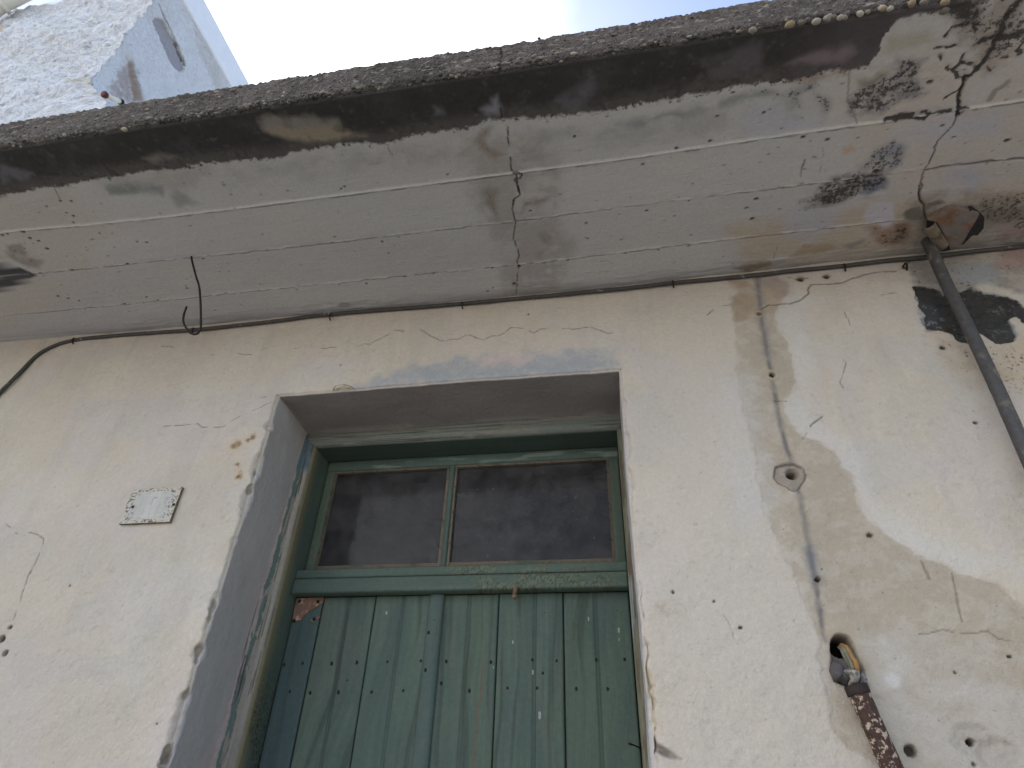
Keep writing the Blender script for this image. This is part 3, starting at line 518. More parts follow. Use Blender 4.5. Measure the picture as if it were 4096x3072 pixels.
S.poly(SP(8, [(1330, 100), (1600, 60), (1900, 60), (2300, 100), (2300, 470), (1700, 520), (1300, 560), (1120, 470), (1250, 260)]), C(122, 112, 102), .6, .03, .03, nz=.6, nsc=20, seed=366, spk=.2)
# shuttering joints
j1 = SQ([(-300, 960), (60, 922), (348, 899), (700, 862), (1100, 812), (1500, 762), (2000, 697), (2500, 632), (3100, 545), (3500, 488), (3956, 420), (4300, 370)])
j2 = SQ([(-300, 1140), (219, 1091), (650, 1046), (1100, 998), (1560, 946), (2000, 893), (2500, 828), (3100, 758), (3550, 700), (4096, 636), (4300, 610)])
j3 = SQ([(-300, 1300), (0, 1272), (500, 1222), (1100, 1158), (1600, 1106), (2100, 1056), (2600, 997), (3100, 943), (3360, 915), (3612, 887)])
S.line(j1, .0030, C(208, 204, 197), .8, dep=-.003, jit=.0016, seed=401, soft=.5); S.line(j1 + [0, .006], .0016, C(110, 104, 96), .7, dep=.002, jit=.003, brk=.5, seed=402)
S.line(j2, .0014, C(96, 91, 86), .7, dep=.002, jit=.003, brk=.42, seed=403); S.line(j2 - [0, .004], .0022, C(196, 191, 184), .6, dep=-.002, jit=.004, brk=.45, seed=404)
S.line(j3, .0014, C(96, 91, 86), .7, dep=.002, jit=.003, brk=.42, seed=405); S.line(j3 - [0, .004], .0025, C(196, 191, 184), .6, dep=-.002, jit=.004, brk=.47, seed=406)
S.line(SP(4, [(1100, 960), (1200, 940), (1340, 910), (1500, 895), (1620, 890)]), .006, C(40, 36, 33), .5, dep=.003, jit=.006, brk=.3, seed=407, spk=.9, soft=.8); S.line(SP(4, [(1180, 980), (1210, 930), (1300, 935), (1420, 950), (1450, 915)]), .004, C(38, 34, 30), .5, jit=.006, brk=.3, seed=408, spk=.8)
# cracks
ck = C(50, 44, 38)
S.line(SP(3, [(0, 870), (10, 960), (60, 1020), (70, 1180), (90, 1370), (130, 1410), (140, 1500), (160, 1570), (110, 1600), (105, 1649)]), .0013, ck, .85, dep=.004, jit=.003, brk=.3, seed=411)
S.line(SP(3, [(90, 1370), (150, 1390), (180, 1410), (160, 1440), (110, 1440), (140, 1500), (150, 1540)]), .0022, ck, .75, dep=.004, jit=.005, brk=.42, seed=412, spk=.3)
S.line(SP(7, [(140, -10), (160, 60), (110, 100), (95, 170), (130, 280), (115, 350), (110, 410), (135, 470), (155, 540), (135, 590), (152, 630), (140, 700), (138, 745), (115, 770)]), .0012, ck, .8, dep=.004, jit=.003, brk=.33, seed=413)
S.line(SP(7, [(138, 770), (132, 850)]), .0013, ck, .7, dep=.003, brk=.3); S.disc(SP(7, [(114, 771)])[0], .005, ck, .95, dep=.008); S.disc(SP(7, [(152, 628)])[0], .005, ck, .95, dep=.008)
S.line(SP(4, [(2250, -80), (2130, 60), (2050, 200), (1990, 340), (1920, 440), (1850, 540), (1800, 600), (1740, 640)]), .0055, C(40, 37, 34), .45, dep=.003, jit=.007, brk=.3, seed=414, spk=.85, soft=.9)
S.line(SP(4, [(1740, 640), (1720, 700), (1690, 770), (1680, 860), (1680, 930)]), .0036, C(38, 34, 30), .6, dep=.005, jit=.004, brk=.2, seed=415, spk=.8, soft=.8)
S.line(SP(4, [(1680, 930), (1640, 1015), (1590, 1070), (1520, 1140), (1495, 1190), (1500, 1215), (1450, 1310), (1410, 1370), (1400, 1430), (1385, 1480), (1400, 1510), (1370, 1560), (1375, 1610), (1395, 1649)]),   .0013, C(72, 54, 42), .8, dep=.004, jit=.003, brk=.2, seed=416)
S.line(SP(8, [(1370, -10), (1370, 60), (1380, 110), (1410, 150), (1420, 220), (1440, 260)]), .002, C(60, 48, 40), .85, dep=.004, jit=.002, seed=417)
for k, pts in enumerate([[(1540, 440), (1560, 510), (1640, 560), (1690, 600), (1740, 630)], [(1640, 560), (1690, 520), (1720, 450), (1760, 390), (1900, 320), (2000, 300), (2230, 260)], [(1720, 500), (1800, 510), (1840, 540)], [(1580, 290), (1640, 220), (1800, 190), (1830, 250), (1800, 300)], [(1990, 340), (2080, 310), (2230, 300)], [(2050, 465), (2120, 455), (2190, 430), (2150, 400), (2200, 350)], [(1830, 60), (1830, 200)], [(1700, 710), (1640, 760), (1580, 800)], [(1690, 600), (1680, 580), (1720, 570), (1740, 610)], [(1670, 860), (1700, 920), (1760, 860)], [(1700, 880), (1760, 870)], [(1450, 400), (1600, 390), (1760, 370)], [(1900, 350), (1960, 300), (1990, 200), (2120, 100)]]):
    S.line(SP(4, pts), .0045 if k < 3 else .0032, C(38, 35, 31), .35, dep=.003, jit=.008, brk=.36, seed=430 + k, spk=.75, soft=.9)
S.line(SP(4, [(1960, 780), (2000, 720), (2060, 690), (2080, 660)]), .006, C(104, 102, 98), .6, jit=.008, brk=.4, seed=440); S.line(SP(4, [(1420, 1380), (1560, 1345), (1700, 1330), (1900, 1310), (2100, 1290), (2250, 1280)]), .0022, C(90, 76, 60), .7, dep=.004, jit=.002, brk=.35, seed=441)
S.line(SP(2, [(1110, 1160), (1120, 1210), (1145, 1245)]), .0012, C(96, 80, 70), .6, seed=442); S.line(SP(4, [(810, 560), (810, 620), (800, 720), (795, 820), (830, 880), (870, 990)]), .0014, C(90, 84, 78), .6, jit=.003, brk=.35, seed=443); S.line(SP(1, [(440, 1520), (465, 1570), (485, 1615)]), .0013, ck, .7, seed=444)
S.line(SP(4, [(450, 1290), (430, 1340), (410, 1430)]), .002, ck, .7, brk=.4, jit=.003, seed=445); S.line(SP(4, [(590, 1180), (600, 1250), (580, 1330), (570, 1400)]), .001, C(100, 96, 96), .5, seed=446)
S.line(SP(7, [(800, 590), (860, 588), (905, 605)]), .0012, C(100, 94, 88), .6, seed=447); S.line(SP(8, [(240, 470), (215, 530), (195, 590)]), .0012, C(110, 100, 92), .5, seed=448)
# blow holes
rnd = random.Random(5)
holes = [(5, 485, 112, 3), (5, 572, 112, 3), (5, 375, 155, 2.6), (5, 536, 207, 2.6), (5, 588, 232, 3.4), (5, 590, 285, 2.4), (5, 800, 371, 2.2), (5, 240, 410, 4), (5, 308, 432, 3), (5, 377, 495, 4.2), (5, 18, 385, 4), (5, 185, 358, 5), (5, 60, 375, 3), (5, 120, 515, 2), (5, 1105, 440, 2.4), (5, 1178, 445, 3), (5, 462, 884, 3.6), (5, 545, 900, 3.6), (5, 634, 920, 3.2), (5, 998, 942, 3.6), (5, 1268, 915, 3), (5, 1177, 887, 2.4), (5, 1503, 816, 3.2), (5, 1634, 574, 3), (5, 1024, 620, 4), (5, 580, 668, 4.4), (5, 325, 695, 4), (2, 1590, 1405, 2.6), (2, 735, 1520, 2.4), (2, 762, 1503, 3), (3, 598, 1096, 2.8), (3, 1873, 747, 3), (3, 1745, 936, 3), (3, 1418, 1193, 3.4), (3, 1690, 1135, 3.6), (3, 1148, 1322, 3.2), (7, 2063, 97, 4.2), (7, 1985, 172, 3.6), (7, 2030, 257, 4.4), (7, 706, 407, 2.6), (7, 692, 284, 3), (7, 245, 186, 3), (7, 1180, 188, 3), (7, 1520, 108, 2.8), (4, 434, 1104, 4.4), (4, 2082, 1137, 5.4), (4, 1290, 697, 3), (4, 1455, 660, 5), (4, 1650, 1107, 3), (4, 1555, 1015, 3.4), (4, 60, 1606, 3.8), (4, 1025, 1385, 7), (4, 860, 1470, 5), (4, 630, 1125, 4), (4, 120, 907, 3), (6, 660, 445, 2.6), (6, 1063, 435, 3), (6, 1115, 527, 2.2), (6, 1248, 714, 3.2), (6, 938, 772, 2.6), (6, 1950, 642, 3.4), (6, 1475, 690, 2.2), (6, 1955, 804, 2.6), (6, 1912, 830, 3), (7, 545, 581, 3), (7, 357, 598, 3), (7, 1275, 502, 3), (7, 1518, 475, 3), (7, 1010, 528, 3)]
for (c, x, y, r) in holes: S.disc(SP(c, [(x, y)])[0], r * .00085, C(66, 60, 55), .95, dep=.004, asp=1.5, soft=.4, seed=int(x))
for _ in range(420):
    c0 = np.array([rnd.uniform(-1.9, 1.25), rnd.uniform(-.62, -.03)])
    if c0[0] > -.9 and c0[0] < .4 and rnd.random() < .65: continue
    S.disc(c0, rnd.uniform(.0012, .003), C(104, 97, 90), rnd.uniform(.4, .8), asp=rnd.uniform(1, 2), soft=.5, seed=_)
# scuffed skim along the wall junction
jj = (V[:, 1] > -.05) & under; S.mixc(av, jj * ss(fbm(V, (12, 90, 5), 4, 91), .5, .62) * .35, C(146, 140, 134)); S.mixc(av, jj * ss(fbm(V, (16, 120, 5), 3, 93), .6, .7) * .4, C(206, 200, 192))
S.h -= np.where(jj, (fbm(V, (14, 110, 5), 3, 95) - .5) * .004, 0)
# bulging flake near the downpipe outlet
S.disc(SP(6, [(760, 952)])[0], .012, C(130, 122, 112), .6, dep=.002, asp=1.8, seed=99)
# front face: washed pebble concrete
f = fbm(V, 34, 4, 501, .6); f2 = fbm(V, (50, 90, 90), 3, 502)
cf = C(100, 91, 86) * (0.62 + .85 * f[:, None]); cf = cf * (1 - .3 * ss(fbm(V, 5, 3, 503), .5, .7)[:, None])
cf = cf * (1 - ss(f2, .60, .7)[:, None] * .5) + C(176, 166, 152) * (ss(f2, .60, .7)[:, None] * .5)
col = S.col.copy(); col[front | topm] = cf[front | topm]
em = ss(-V[:, 1], .690, .7035) * under; col = col * (1 - em[:, None] * .5) + cf * .55 * em[:, None] * .5
for px0 in (2005,):  # crack through the edge
    xc = on(px0, 230, 1, YF)[0] + (fbm(V * [0, 1, 1], 60, 2, 9) - .5) * .012; m = (1 - ss(np.abs(V[:, 0] - xc), .001, .0035)) * (front | topm); col = col * (1 - m[:, None] * .85)
D = np.zeros_like(V)
D[:, 2] -= S.h * -1 * under
D[:, 2] += under * ((zs_of(V[:, 0]) - ZS) * np.clip(1 + V[:, 1] / .45, 0, 1) + (fbm(V, 3, 3, 211) - .5) * .006 + (fbm(V, (14, 40, 5), 3, 212) - .5) * .0025)
rough = (fbm(V, 18, 3, 221) - .5) * .005 + (fbm(V, 80, 3, 222, .65) - .5) * .012
wf = np.where(front, 1, 0) + np.where(under, ss(-V[:, 1], .692, .704), 0) + np.where(topm & (V[:, 1] < -.6), 1, 0)
D[:, 1] += rough * wf
D[:, 2] += (fbm(V, 20, 3, 231) - .5) * .004 * wf + (fbm(V, 75, 3, 232, .65) - .5) * .006 * wf
ed = np.clip(1 - np.hypot(V[:, 1] - YF, V[:, 2] - ZS) / .014, 0, 1) * (under | front); D[:, 1] += ed * .007; D[:, 2] += ed * .007
sag = np.interp(V[:, 0], [-1.6, -.8, -.35, -.13, .38, 1], [.003, 0, -.006, -.013, 0, 0]); D[:, 2] += sag * (front | topm) * ss(V[:, 2], ZS, 3.019)
slab = mesh_np('roof_slab', V + D, gridF(len(xs), len(py), flip=False), M['rubble'], house, col, spk=S.spk)
slab.data.materials.clear(); slab.data.materials.append(M['concrete']); slab.data.materials.append(M['rubble'])
mi = np.zeros(len(slab.data.polygons), dtype=np.int32); fk = np.tile(np.arange(len(py) - 1), len(xs) - 1)
mi[(fk >= ny - 3)] = 1; slab.data.polygons.foreach_set('material_index', mi)
# pebbles set in the slab edge (one aggregate surface)
ico_v = []; 
import bmesh
bm = bmesh.new(); bmesh.ops.create_icosphere(bm, subdivisions=2, radius=1); IV = np.array([v.co[:] for v in bm.verts]); IF = np.array([[v.index for v in f_.verts] for f_ in bm.faces]); bm.free()
VV = []; FF = []; CC = []; rnd = random.Random(11); off = 0
def pebble(c0, s, cc, rz):
    global off
    R = Matrix.Rotation(rz, 3, 'Y') @ Matrix.Rotation(rnd.uniform(-.5, .5), 3, 'X'); q = (IV * s) @ np.array(R).T
    q *= (1 + (vn(IV + c0[0] * 50, 1.3, 2) - .5) * .35)[:, None]
    VV.append(q + c0); FF.append(IF + off); CC.append(np.tile(cc, (len(IV), 1))); off += len(IV)
tones = [C(128, 120, 108), C(108, 100, 90), C(86, 80, 76), C(150, 143, 130), C(74, 68, 64), C(134, 118, 94), C(60, 58, 57)]
for i in range(620):   # row along the lower arris
    x = rnd.uniform(-1.75, 1.2); 
    if fbm(np.array([[x, 0, 0]]), 5, 2, 71)[0] < .40 and rnd.random() < .8: continue
    s = rnd.uniform(.0018, .0042) * (1.6 if x > .30 and rnd.random() < .5 else 1)
    pebble(np.array([x, YF + rnd.uniform(.0, .012), ZS + rnd.uniform(.002, .016)]), np.array([s * rnd.uniform(1, 1.6), s, s * rnd.uniform(.7, 1)]), tones[rnd.choice([0, 1, 1, 2, 2, 2, 4, 4, 6, 6] + ([3, 5, 0] if x > .3 else []))], rnd.uniform(-.6, .6))
for i in range(900):   # scattered in the face
    x = rnd.uniform(-1.75, 1.1); s = rnd.uniform(.0012, .0032) * (1.5 if rnd.random() < .08 else 1)
    pebble(np.array([x, YF + .001 + rnd.uniform(-.003, .003), rnd.uniform(ZS + .008, 3.012)]), np.array([s * rnd.uniform(1, 2), s * .8, s * rnd.uniform(.6, 1)]), tones[rnd.choice([0, 1, 1, 2, 1, 3, 2])], rnd.uniform(-.4, .4))
for (a, b, s) in [(1002, 1042, .009), (518, 1086, .006), (1185, 882, .006), (3600, 0, 0)]:
    if s: q = on(a * K, b * K, 1, YF - .002); pebble(q, np.array([s, s * .6, s * .6]), C(146, 134, 114), .3)
for (a, b, s) in [(30, 242, .009), (330, 198, .011), (422, 182, .008), (635, 145, .010), (735, 140, .008), (540, 172, .010), (1080, 70, .008), (1310, 25, .009), (1570, 85, .011), (1580, 15, .010), (1135, 70, .007), (1410, 20, .009), (680, 140, .007)]:
    q = on(2996 + a * K, b * K, 1, YF - .001) if a != 1570 else on(2996 + a * K, b * K, 2, ZS + .001)
    pebble(q, np.array([s, s * .7, s * .62]), tones[rnd.choice([0, 3, 1, 5])], rnd.uniform(-.5, .2))
pb = mesh_np('pebble_aggregate', np.vstack(VV), np.vstack(FF), M['pebble'], slab, np.vstack(CC)); pb['kind'] = 'stuff'
# ------------------------------------------------------------------ door frame
XI, XJ, ZI, YS = -.955, .012, 2.546, .336
def greenpaint(P, seed, ax=2):
    sc = (60, 60, 4) if ax == 2 else (4, 60, 60)
    g = fbm(P, sc, 4, seed); h = fbm(P, 9, 4, seed + 3)
    c = np.tile(C(80, 93, 82), (len(P), 1)); c = c * (1 - ss(h, .4, .65)[:, None] * .5) + C(72, 85, 80) * (ss(h, .4, .65)[:, None] * .5)
    return c * (.78 + .44 * g)[:, None]
def lerp(c, m, t): m = np.clip(m, 0, 1)[:, None]; return c * (1 - m) + np.array(t) * m
def crackle(P, sc, seed):
    """network of fine dark lines: distance between two nearest jittered cells"""
    p = P * sc; b = np.floor(p).astype(np.int64); d1 = np.full(len(P), 9.); d2 = d1.copy()
    for i in (-1, 0, 1):
        for j in (-1, 0, 1):
            for k in (-1, 0, 1):
                cx, cy, cz = b[:, 0] + i, b[:, 1] + j, b[:, 2] + k
                d = np.sqrt((cx + _h(cx, cy, cz, seed) - p[:, 0]) ** 2 + (cy + _h(cx, cy, cz, seed + 1) - p[:, 1]) ** 2 + (cz + _h(cx, cy, cz, seed + 2) - p[:, 2]) ** 2)
                n = d < d1; d2 = np.where(n, d1, np.minimum(d2, d)); d1 = np.where(n, d, d1)
    return 1 - ss(d2 - d1, .04, .2)
def profile_sweep(prof, ts, kind):
    """prof: list of (a, y): a = distance from the opening corner line outward(-)/inward(+); swept along z or x"""
    A = np.array([p[0] for p in prof]); Y = np.array([p[1] for p in prof])
    return A, Y
aw = np.concatenate([np.linspace(-.045, .006, 24), np.linspace(.0075, .018, 7), np.linspace(.0205, .024, 4), np.full(26, .024)])
yw = np.concatenate([np.full(24, FD), FD + .0005 + .0065 * np.linspace(0, 1, 7) ** 2, np.linspace(FD + .010, FD + .016, 4), np.linspace(FD + .02, .365, 26)])
def frame_piece(kind):
    ts = np.arange(1.2, ZI + .032, .003) if kind != 'h' else np.arange(XI - .03, XJ + .03, .003)
    T, I = np.meshgrid(ts, np.arange(len(aw)), indexing='ij'); T = T.ravel(); I = I.ravel(); a = aw[I] - .024; y = yw[I]
    if kind == 'l': t = np.minimum(T, ZI - a); P = np.stack([XI + a, y, t], 1)
    elif kind == 'r': t = np.minimum(T, ZI - a); P = np.stack([XJ - a, y, t], 1)
    else: t = np.clip(T, XI + a, XJ - a); P = np.stack([t, y, ZI - a], 1)
    return P, a + .024, y, t, gridF(len(ts), len(aw), flip=(kind == 'l'))
fr = None
for kind in 'lrh':
    P, a, y, t, F = frame_piece(kind); ax = 0 if kind == 'h' else 2
    sc = (70, 70, 3) if kind != 'h' else (3, 70, 70)
    c = greenpaint(P, 600, ax); gr = fbm(P, sc, 4, 610)
    facem = 1 - ss(y, FD + .004, FD + .02)
    wood = C(150, 142, 130) * (.6 + .8 * gr)[:, None]
    if kind == 'l':
        c = lerp(c, facem, 0) + wood * facem[:, None]
        st = -.014 - .014 * np.clip((2.55 - t) / .9, 0, 1) + .012 * (fbm(P * [0, 0, 1], 34, 4, 620, .65) - .5); wd = .007 + .014 * fbm(P * [0, 0, 1], 45, 4, 622, .65)
        c = lerp(c, (1 - ss(a, st - .002, st)) * facem * .9, C(180, 164, 158))
        c = lerp(c, ss(a, st - .001, st + .001) * (1 - ss(a, st + wd, st + wd + .002)) * facem * (fbm(P, (90, 90, 10), 3, 640) > .36), C(100, 114, 108))
        c = lerp(c, (1 - ss(a, .016, .021)) * ss(t, 2.44, 2.48) * facem, C(96, 110, 114))
        c = lerp(c, ss(y, FD + .003, FD + .009) * (1 - ss(y, FD + .02, FD + .06)) * .75, C(122, 112, 84))
        ckm = ss(fbm(P, 8, 3, 650), .38, .5) * (1 - ss(t, 1.78, 1.95)) * ss(y, FD + .01, FD + .03)
        c = lerp(c, crackle(P, 110, 5) * ckm * .85, C(48, 50, 36)); 
    elif kind == 'r':
        c = lerp(c, np.ones(len(P)) * .85, C(116, 112, 92)); c = c * (.65 + .7 * gr)[:, None]
        c = lerp(c, ss(fbm(P, (90, 90, 8), 4, 661), .5, .6) * .7, C(92, 72, 54)); c = lerp(c, ss(fbm(P, (60, 60, 5), 4, 663), .58, .66) * (y > FD + .004) * .6, C(150, 160, 156))
    else:
        c = lerp(c, facem * .6, 0) + wood * (facem * .6)[:, None]
        c = lerp(c, ss(fbm(P, (6, 160, 160), 4, 671), .45, .6) * facem * .45, C(96, 112, 108)); c = lerp(c, ss(fbm(P, (4, 260, 300), 3, 673), .58, .64) * facem * .6, C(46, 44, 40))
        c = lerp(c, ss(fbm(P, (14, 60, 60), 4, 675), .56, .62) * ss(a, .012, .02) * facem * .4, C(160, 162, 152))
        c = lerp(c, (facem < .1) * .35, C(46, 60, 50))
    cm = ss(fbm(P, (5, 220, 260) if kind == 'h' else (260, 220, 7), 3, 681), .62, .68) * facem; c = lerp(c, cm * .7, C(58, 52, 46))
    P = P.copy(); P[:, 1] += (fbm(P, sc, 3, 690) - .5) * .003 * facem + cm * .002
    o_ = mesh_np('door_frame' if kind == 'h' else 'jamb', P, F, M['woodx'] if kind == 'h' else M['wood'], None, c)
    if kind == 'h': fr = o_; fr.parent = house
    elif kind == 'l': jl = o_
    else: jr = o_
jl.parent = fr; jr.parent = fr
jr['label'] = 'bare brown weathered right jamb'; jl['label'] = 'left jamb with peeling grey green paint'
# bent nail sticking out of the right jamb
a0 = on(2350 + 735 * .226, 2700 + 1215 * .226, 1, .20); a1 = on(2350 + 892 * .226, 2700 + 1280 * .226, 1, .232)
Vt, Ft = tube_np([a0, (a0 + a1) / 2 + np.array([0, 0, .001]), a1 + (a1 - a0) * .4], [.0028, .0018, .0018], 8); mesh_np('nail', Vt, Ft, M['nail'], fr)
Vt, Ft = tube_np([a0 + (a0 - a1) * .02, a0 + (a1 - a0) * .06], .0038, 8); 
# ------------------------------------------------------------------ transom window
def slab_grid(lo, hi, res, bev, name, matk, parent, colf, dispf=None):
    """board facing -Y: front face grid with rounded edges plus returns"""
    xs_ = np.unique(np.concatenate([np.arange(lo[0], hi[0], res), [hi[0]]])); zs_ = np.unique(np.concatenate([np.arange(lo[2], hi[2], res), [hi[2]]]))
    xs_ = np.concatenate([[lo[0]], xs_, [hi[0]]]); zs_ = np.concatenate([[lo[2]], zs_, [hi[2]]])
    A, B = np.meshgrid(np.arange(len(xs_)), np.arange(len(zs_)), indexing='ij'); A = A.ravel(); B = B.ravel()
    X = xs_[A]; Z = zs_[B]; rim = (A == 0) | (A == len(xs_) - 1) | (B == 0) | (B == len(zs_) - 1)
    Y = np.where(rim, hi[1], lo[1]); P = np.stack([X, Y, Z], 1)
    e = np.minimum(np.minimum(X - lo[0], hi[0] - X), np.minimum(Z - lo[2], hi[2] - Z))
    if bev: P[:, 1] += np.where(~rim, bev * (1 - np.clip(e / bev, 0, 1)) ** 2, 0)
    c = colf(P)
    if dispf is not None: P[:, 1] += np.where(rim, 0, dispf(P))
    return mesh_np(name, P, gridF(len(xs_), len(zs_)), M[matk], parent, c)
gz = lambda s: (lambda P: greenpaint(P, s, 2)); gx = lambda s: (lambda P: greenpaint(P, s, 0))
def crk(s, lo, hi, amt=.8):
    def f_(P):
        c = greenpaint(P, s, 0); m = ss(P[:, 0], lo, lo + .08) * (1 - ss(P[:, 0], hi - .08, hi)) * ss(fbm(P, 16, 3, s + 7), .38, .5)
        c = lerp(c, m * .4, C(112, 118, 94)); return lerp(c, crackle(P, 125, s) * m * amt, C(52, 50, 34))
    return f_
tw = slab_grid((XI + .001, YS, 2.510), (XJ - .001, YS + .03, ZI - .001), .004, .002, 'transom_window', 'woodx', house, lambda P: lerp(greenpaint(P, 701, 0), ss(fbm(P, (8, 60, 60), 3, 5), .56, .62) * .5, C(132, 142, 130)))
slab_grid((XI + .001, YS + .001, 2.16), (XI + .029, YS + .03, 2.511), .004, .002, 'stile', 'wood', tw, lambda P: lerp(greenpaint(P, 702, 2), crackle(P, 150, 3) * .5, C(110, 104, 60)))
slab_grid((XJ - .030, YS + .001, 2.16), (XJ - .001, YS + .03, 2.511), .004, .002, 'stile', 'wood', tw, lambda P: lerp(greenpaint(P, 703, 2), np.full(len(P), .4), C(66, 70, 54)))
slab_grid((-.5265, YS - .001, 2.176), (-.511, YS + .03, 2.511), .003, .003, 'glazing_bar', 'wood', tw, gz(704))
slab_grid((XI + .028, YS + .002, 2.160), (XJ - .028, YS + .03, 2.180), .004, .001, 'bottom_rail', 'woodx', tw, gx(705))
def bead(a, b, w, parent):
    """thin triangular wooden bead from a to b on the sash plane"""
    a = np.array(a); b = np.array(b); d = (b - a) / np.linalg.norm(b - a); n = np.array([d[2], 0, -d[0]]); 
    P = []
    for p in (a, b): P += [p + n * w / 2 + [0, YS + .012, 0], p - n * w / 2 + [0, YS + .012, 0], p - n * w / 2 + [0, YS + .006, 0], p + n * w / 2 + [0, YS + .001, 0]]
    F = [(0, 1, 2, 3), (7, 6, 5, 4), (0, 4, 5, 1), (1, 5, 6, 2), (2, 6, 7, 3), (3, 7, 4, 0)]
    return mesh_np('glazing_bead', P, F, M['bead'], parent, smooth=False)
gm = bpy.data.materials.new('dusty_glass'); gm.use_nodes = True; t = gm.node_tree; t.nodes.clear()
out = nn(t, 'ShaderNodeOutputMaterial'); tr_ = nn(t, 'ShaderNodeBsdfTransparent'); gl = nn(t, 'ShaderNodeBsdfGlossy'); gl.inputs['Roughness'].default_value = .09
df = nn(t, 'ShaderNodeBsdfDiffuse'); df.inputs[0].default_value = (.185, .168, .165, 1)
fz = nn(t, 'ShaderNodeFresnel'); fz.inputs[0].default_value = 1.62; ad = nn(t, 'ShaderNodeMath', operation='MULTIPLY_ADD'); ad.inputs[1].default_value = .28; ad.inputs[2].default_value = .0; t.links.new(fz.outputs[0], ad.inputs[0])
mxa = nn(t, 'ShaderNodeMixShader'); t.links.new(ad.outputs[0], mxa.inputs[0]); t.links.new(tr_.outputs[0], mxa.inputs[1]); t.links.new(gl.outputs[0], mxa.inputs[2])
tcg = nn(t, 'ShaderNodeTexCoord'); ng = nn(t, 'ShaderNodeTexNoise'); ng.inputs['Scale'].default_value = 18; ng.inputs['Detail'].default_value = 9; ng.inputs['Roughness'].default_value = .7; t.links.new(tcg.outputs['Object'], ng.inputs['Vector'])
mr = nn(t, 'ShaderNodeMapRange'); mr.inputs[1].default_value = .35; mr.inputs[2].default_value = .75; mr.inputs[3].default_value = .13; mr.inputs[4].default_value = .46; t.links.new(ng.outputs['Fac'], mr.inputs[0])
nv = nn(t, 'ShaderNodeTexNoise'); nv.inputs['Scale'].default_value = 140; nv.inputs['Detail'].default_value = 2; t.links.new(tcg.outputs['Object'], nv.inputs['Vector'])
mv = nn(t, 'ShaderNodeMapRange'); mv.inputs[1].default_value = .665; mv.inputs[2].default_value = .75; mv.inputs[3].default_value = 0; mv.inputs[4].default_value = .75; t.links.new(nv.outputs['Fac'], mv.inputs[0])
mm = nn(t, 'ShaderNodeMath', operation='MAXIMUM'); t.links.new(mr.outputs[0], mm.inputs[0]); t.links.new(mv.outputs[0], mm.inputs[1])
mxb = nn(t, 'ShaderNodeMixShader'); t.links.new(mm.outputs[0], mxb.inputs[0]); t.links.new(mxa.outputs[0], mxb.inputs[1]); t.links.new(df.outputs[0], mxb.inputs[2]); t.links.new(mxb.outputs[0], out.inputs[0])
nrng = random.Random(3)
for (xa, xb) in ((XI + .029, -.5265), (-.511, XJ - .030)):
    mesh_np('pane', [(xa, YS + .014, 2.176), (xb, YS + .014, 2.176), (xb, YS + .014, 2.512), (xa, YS + .014, 2.512), (xa, YS + .017, 2.176), (xb, YS + .017, 2.176), (xb, YS + .017, 2.512), (xa, YS + .017, 2.512)], [(0, 1, 2, 3)], gm, tw, smooth=False)
    wv = .011
    bead((xa, 0, 2.5055), (xb, 0, 2.5055), .010, tw); bead((xb, 0, 2.1845), (xa, 0, 2.1845), .010, tw)
    bead((xa + .0045, 0, 2.178), (xa + .0045, 0, 2.500), .009, tw); bead((xb - .0045, 0, 2.500), (xb - .0045, 0, 2.178), .009, tw)
    # bent glazing pins
    for zz in (2.24, 2.34, 2.44):
        for xx, sx_ in ((xa + .004, 1), (xb - .004, -1)):
            q = Vector((xx, YS + .004, zz + nrng.uniform(-.02, .02))); Vt, Ft = tube_np([q, q + Vector((sx_ * .004, -.009, .001)), q + Vector((sx_ * .009, -.013, nrng.uniform(-.006, .006)))], .0009, 6)
            mesh_np('glazing_pin', Vt, Ft, M['nail'], tw)
    for k in range(4):
        q = Vector((xa + (xb - xa) * (k + .6 + nrng.uniform(-.15, .15)) / 4.2, YS + .004, 2.504)); Vt, Ft = tube_np([q, q + Vector((.001, -.01, -.003)), q + Vector((.002, -.013, -.008))], .0009, 6); mesh_np('glazing_pin', Vt, Ft, M['nail'], tw)
# transom rail: upper band, shadow groove, drip moulding
tb = slab_grid((XI, .2935, 2.139), (XJ, .345, 2.165), .004, .002, 'transom_rail', 'woodx', house, crk(711, -.52, -.05))
slab_grid((XI, .287, 2.094), (XJ, .326, 2.1365), .004, .004, 'drip_moulding', 'woodx', tb, crk(721, -.5, .01, .75), lambda P: (fbm(P, 20, 3, 9) - .5) * .003)
q = on(2062, 2360, 1, .292); Vt, Ft = tube_np(smoothpath([q + [-.004, .006, .012], q + [.002, -.004, .004], q + [-.002, -.002, -.012], q + [.001, 0, -.024]]), [.004 + .004 * math.sin(i * 1.7) ** 2 for i in range(25)], 7, .6, seed=4)
cw = mesh_np('cobweb_fluff', Vt, Ft, M['cob']); tag(cw, 'tuft of brown cobweb and fluff hanging under the green transom rail', 'cobweb')
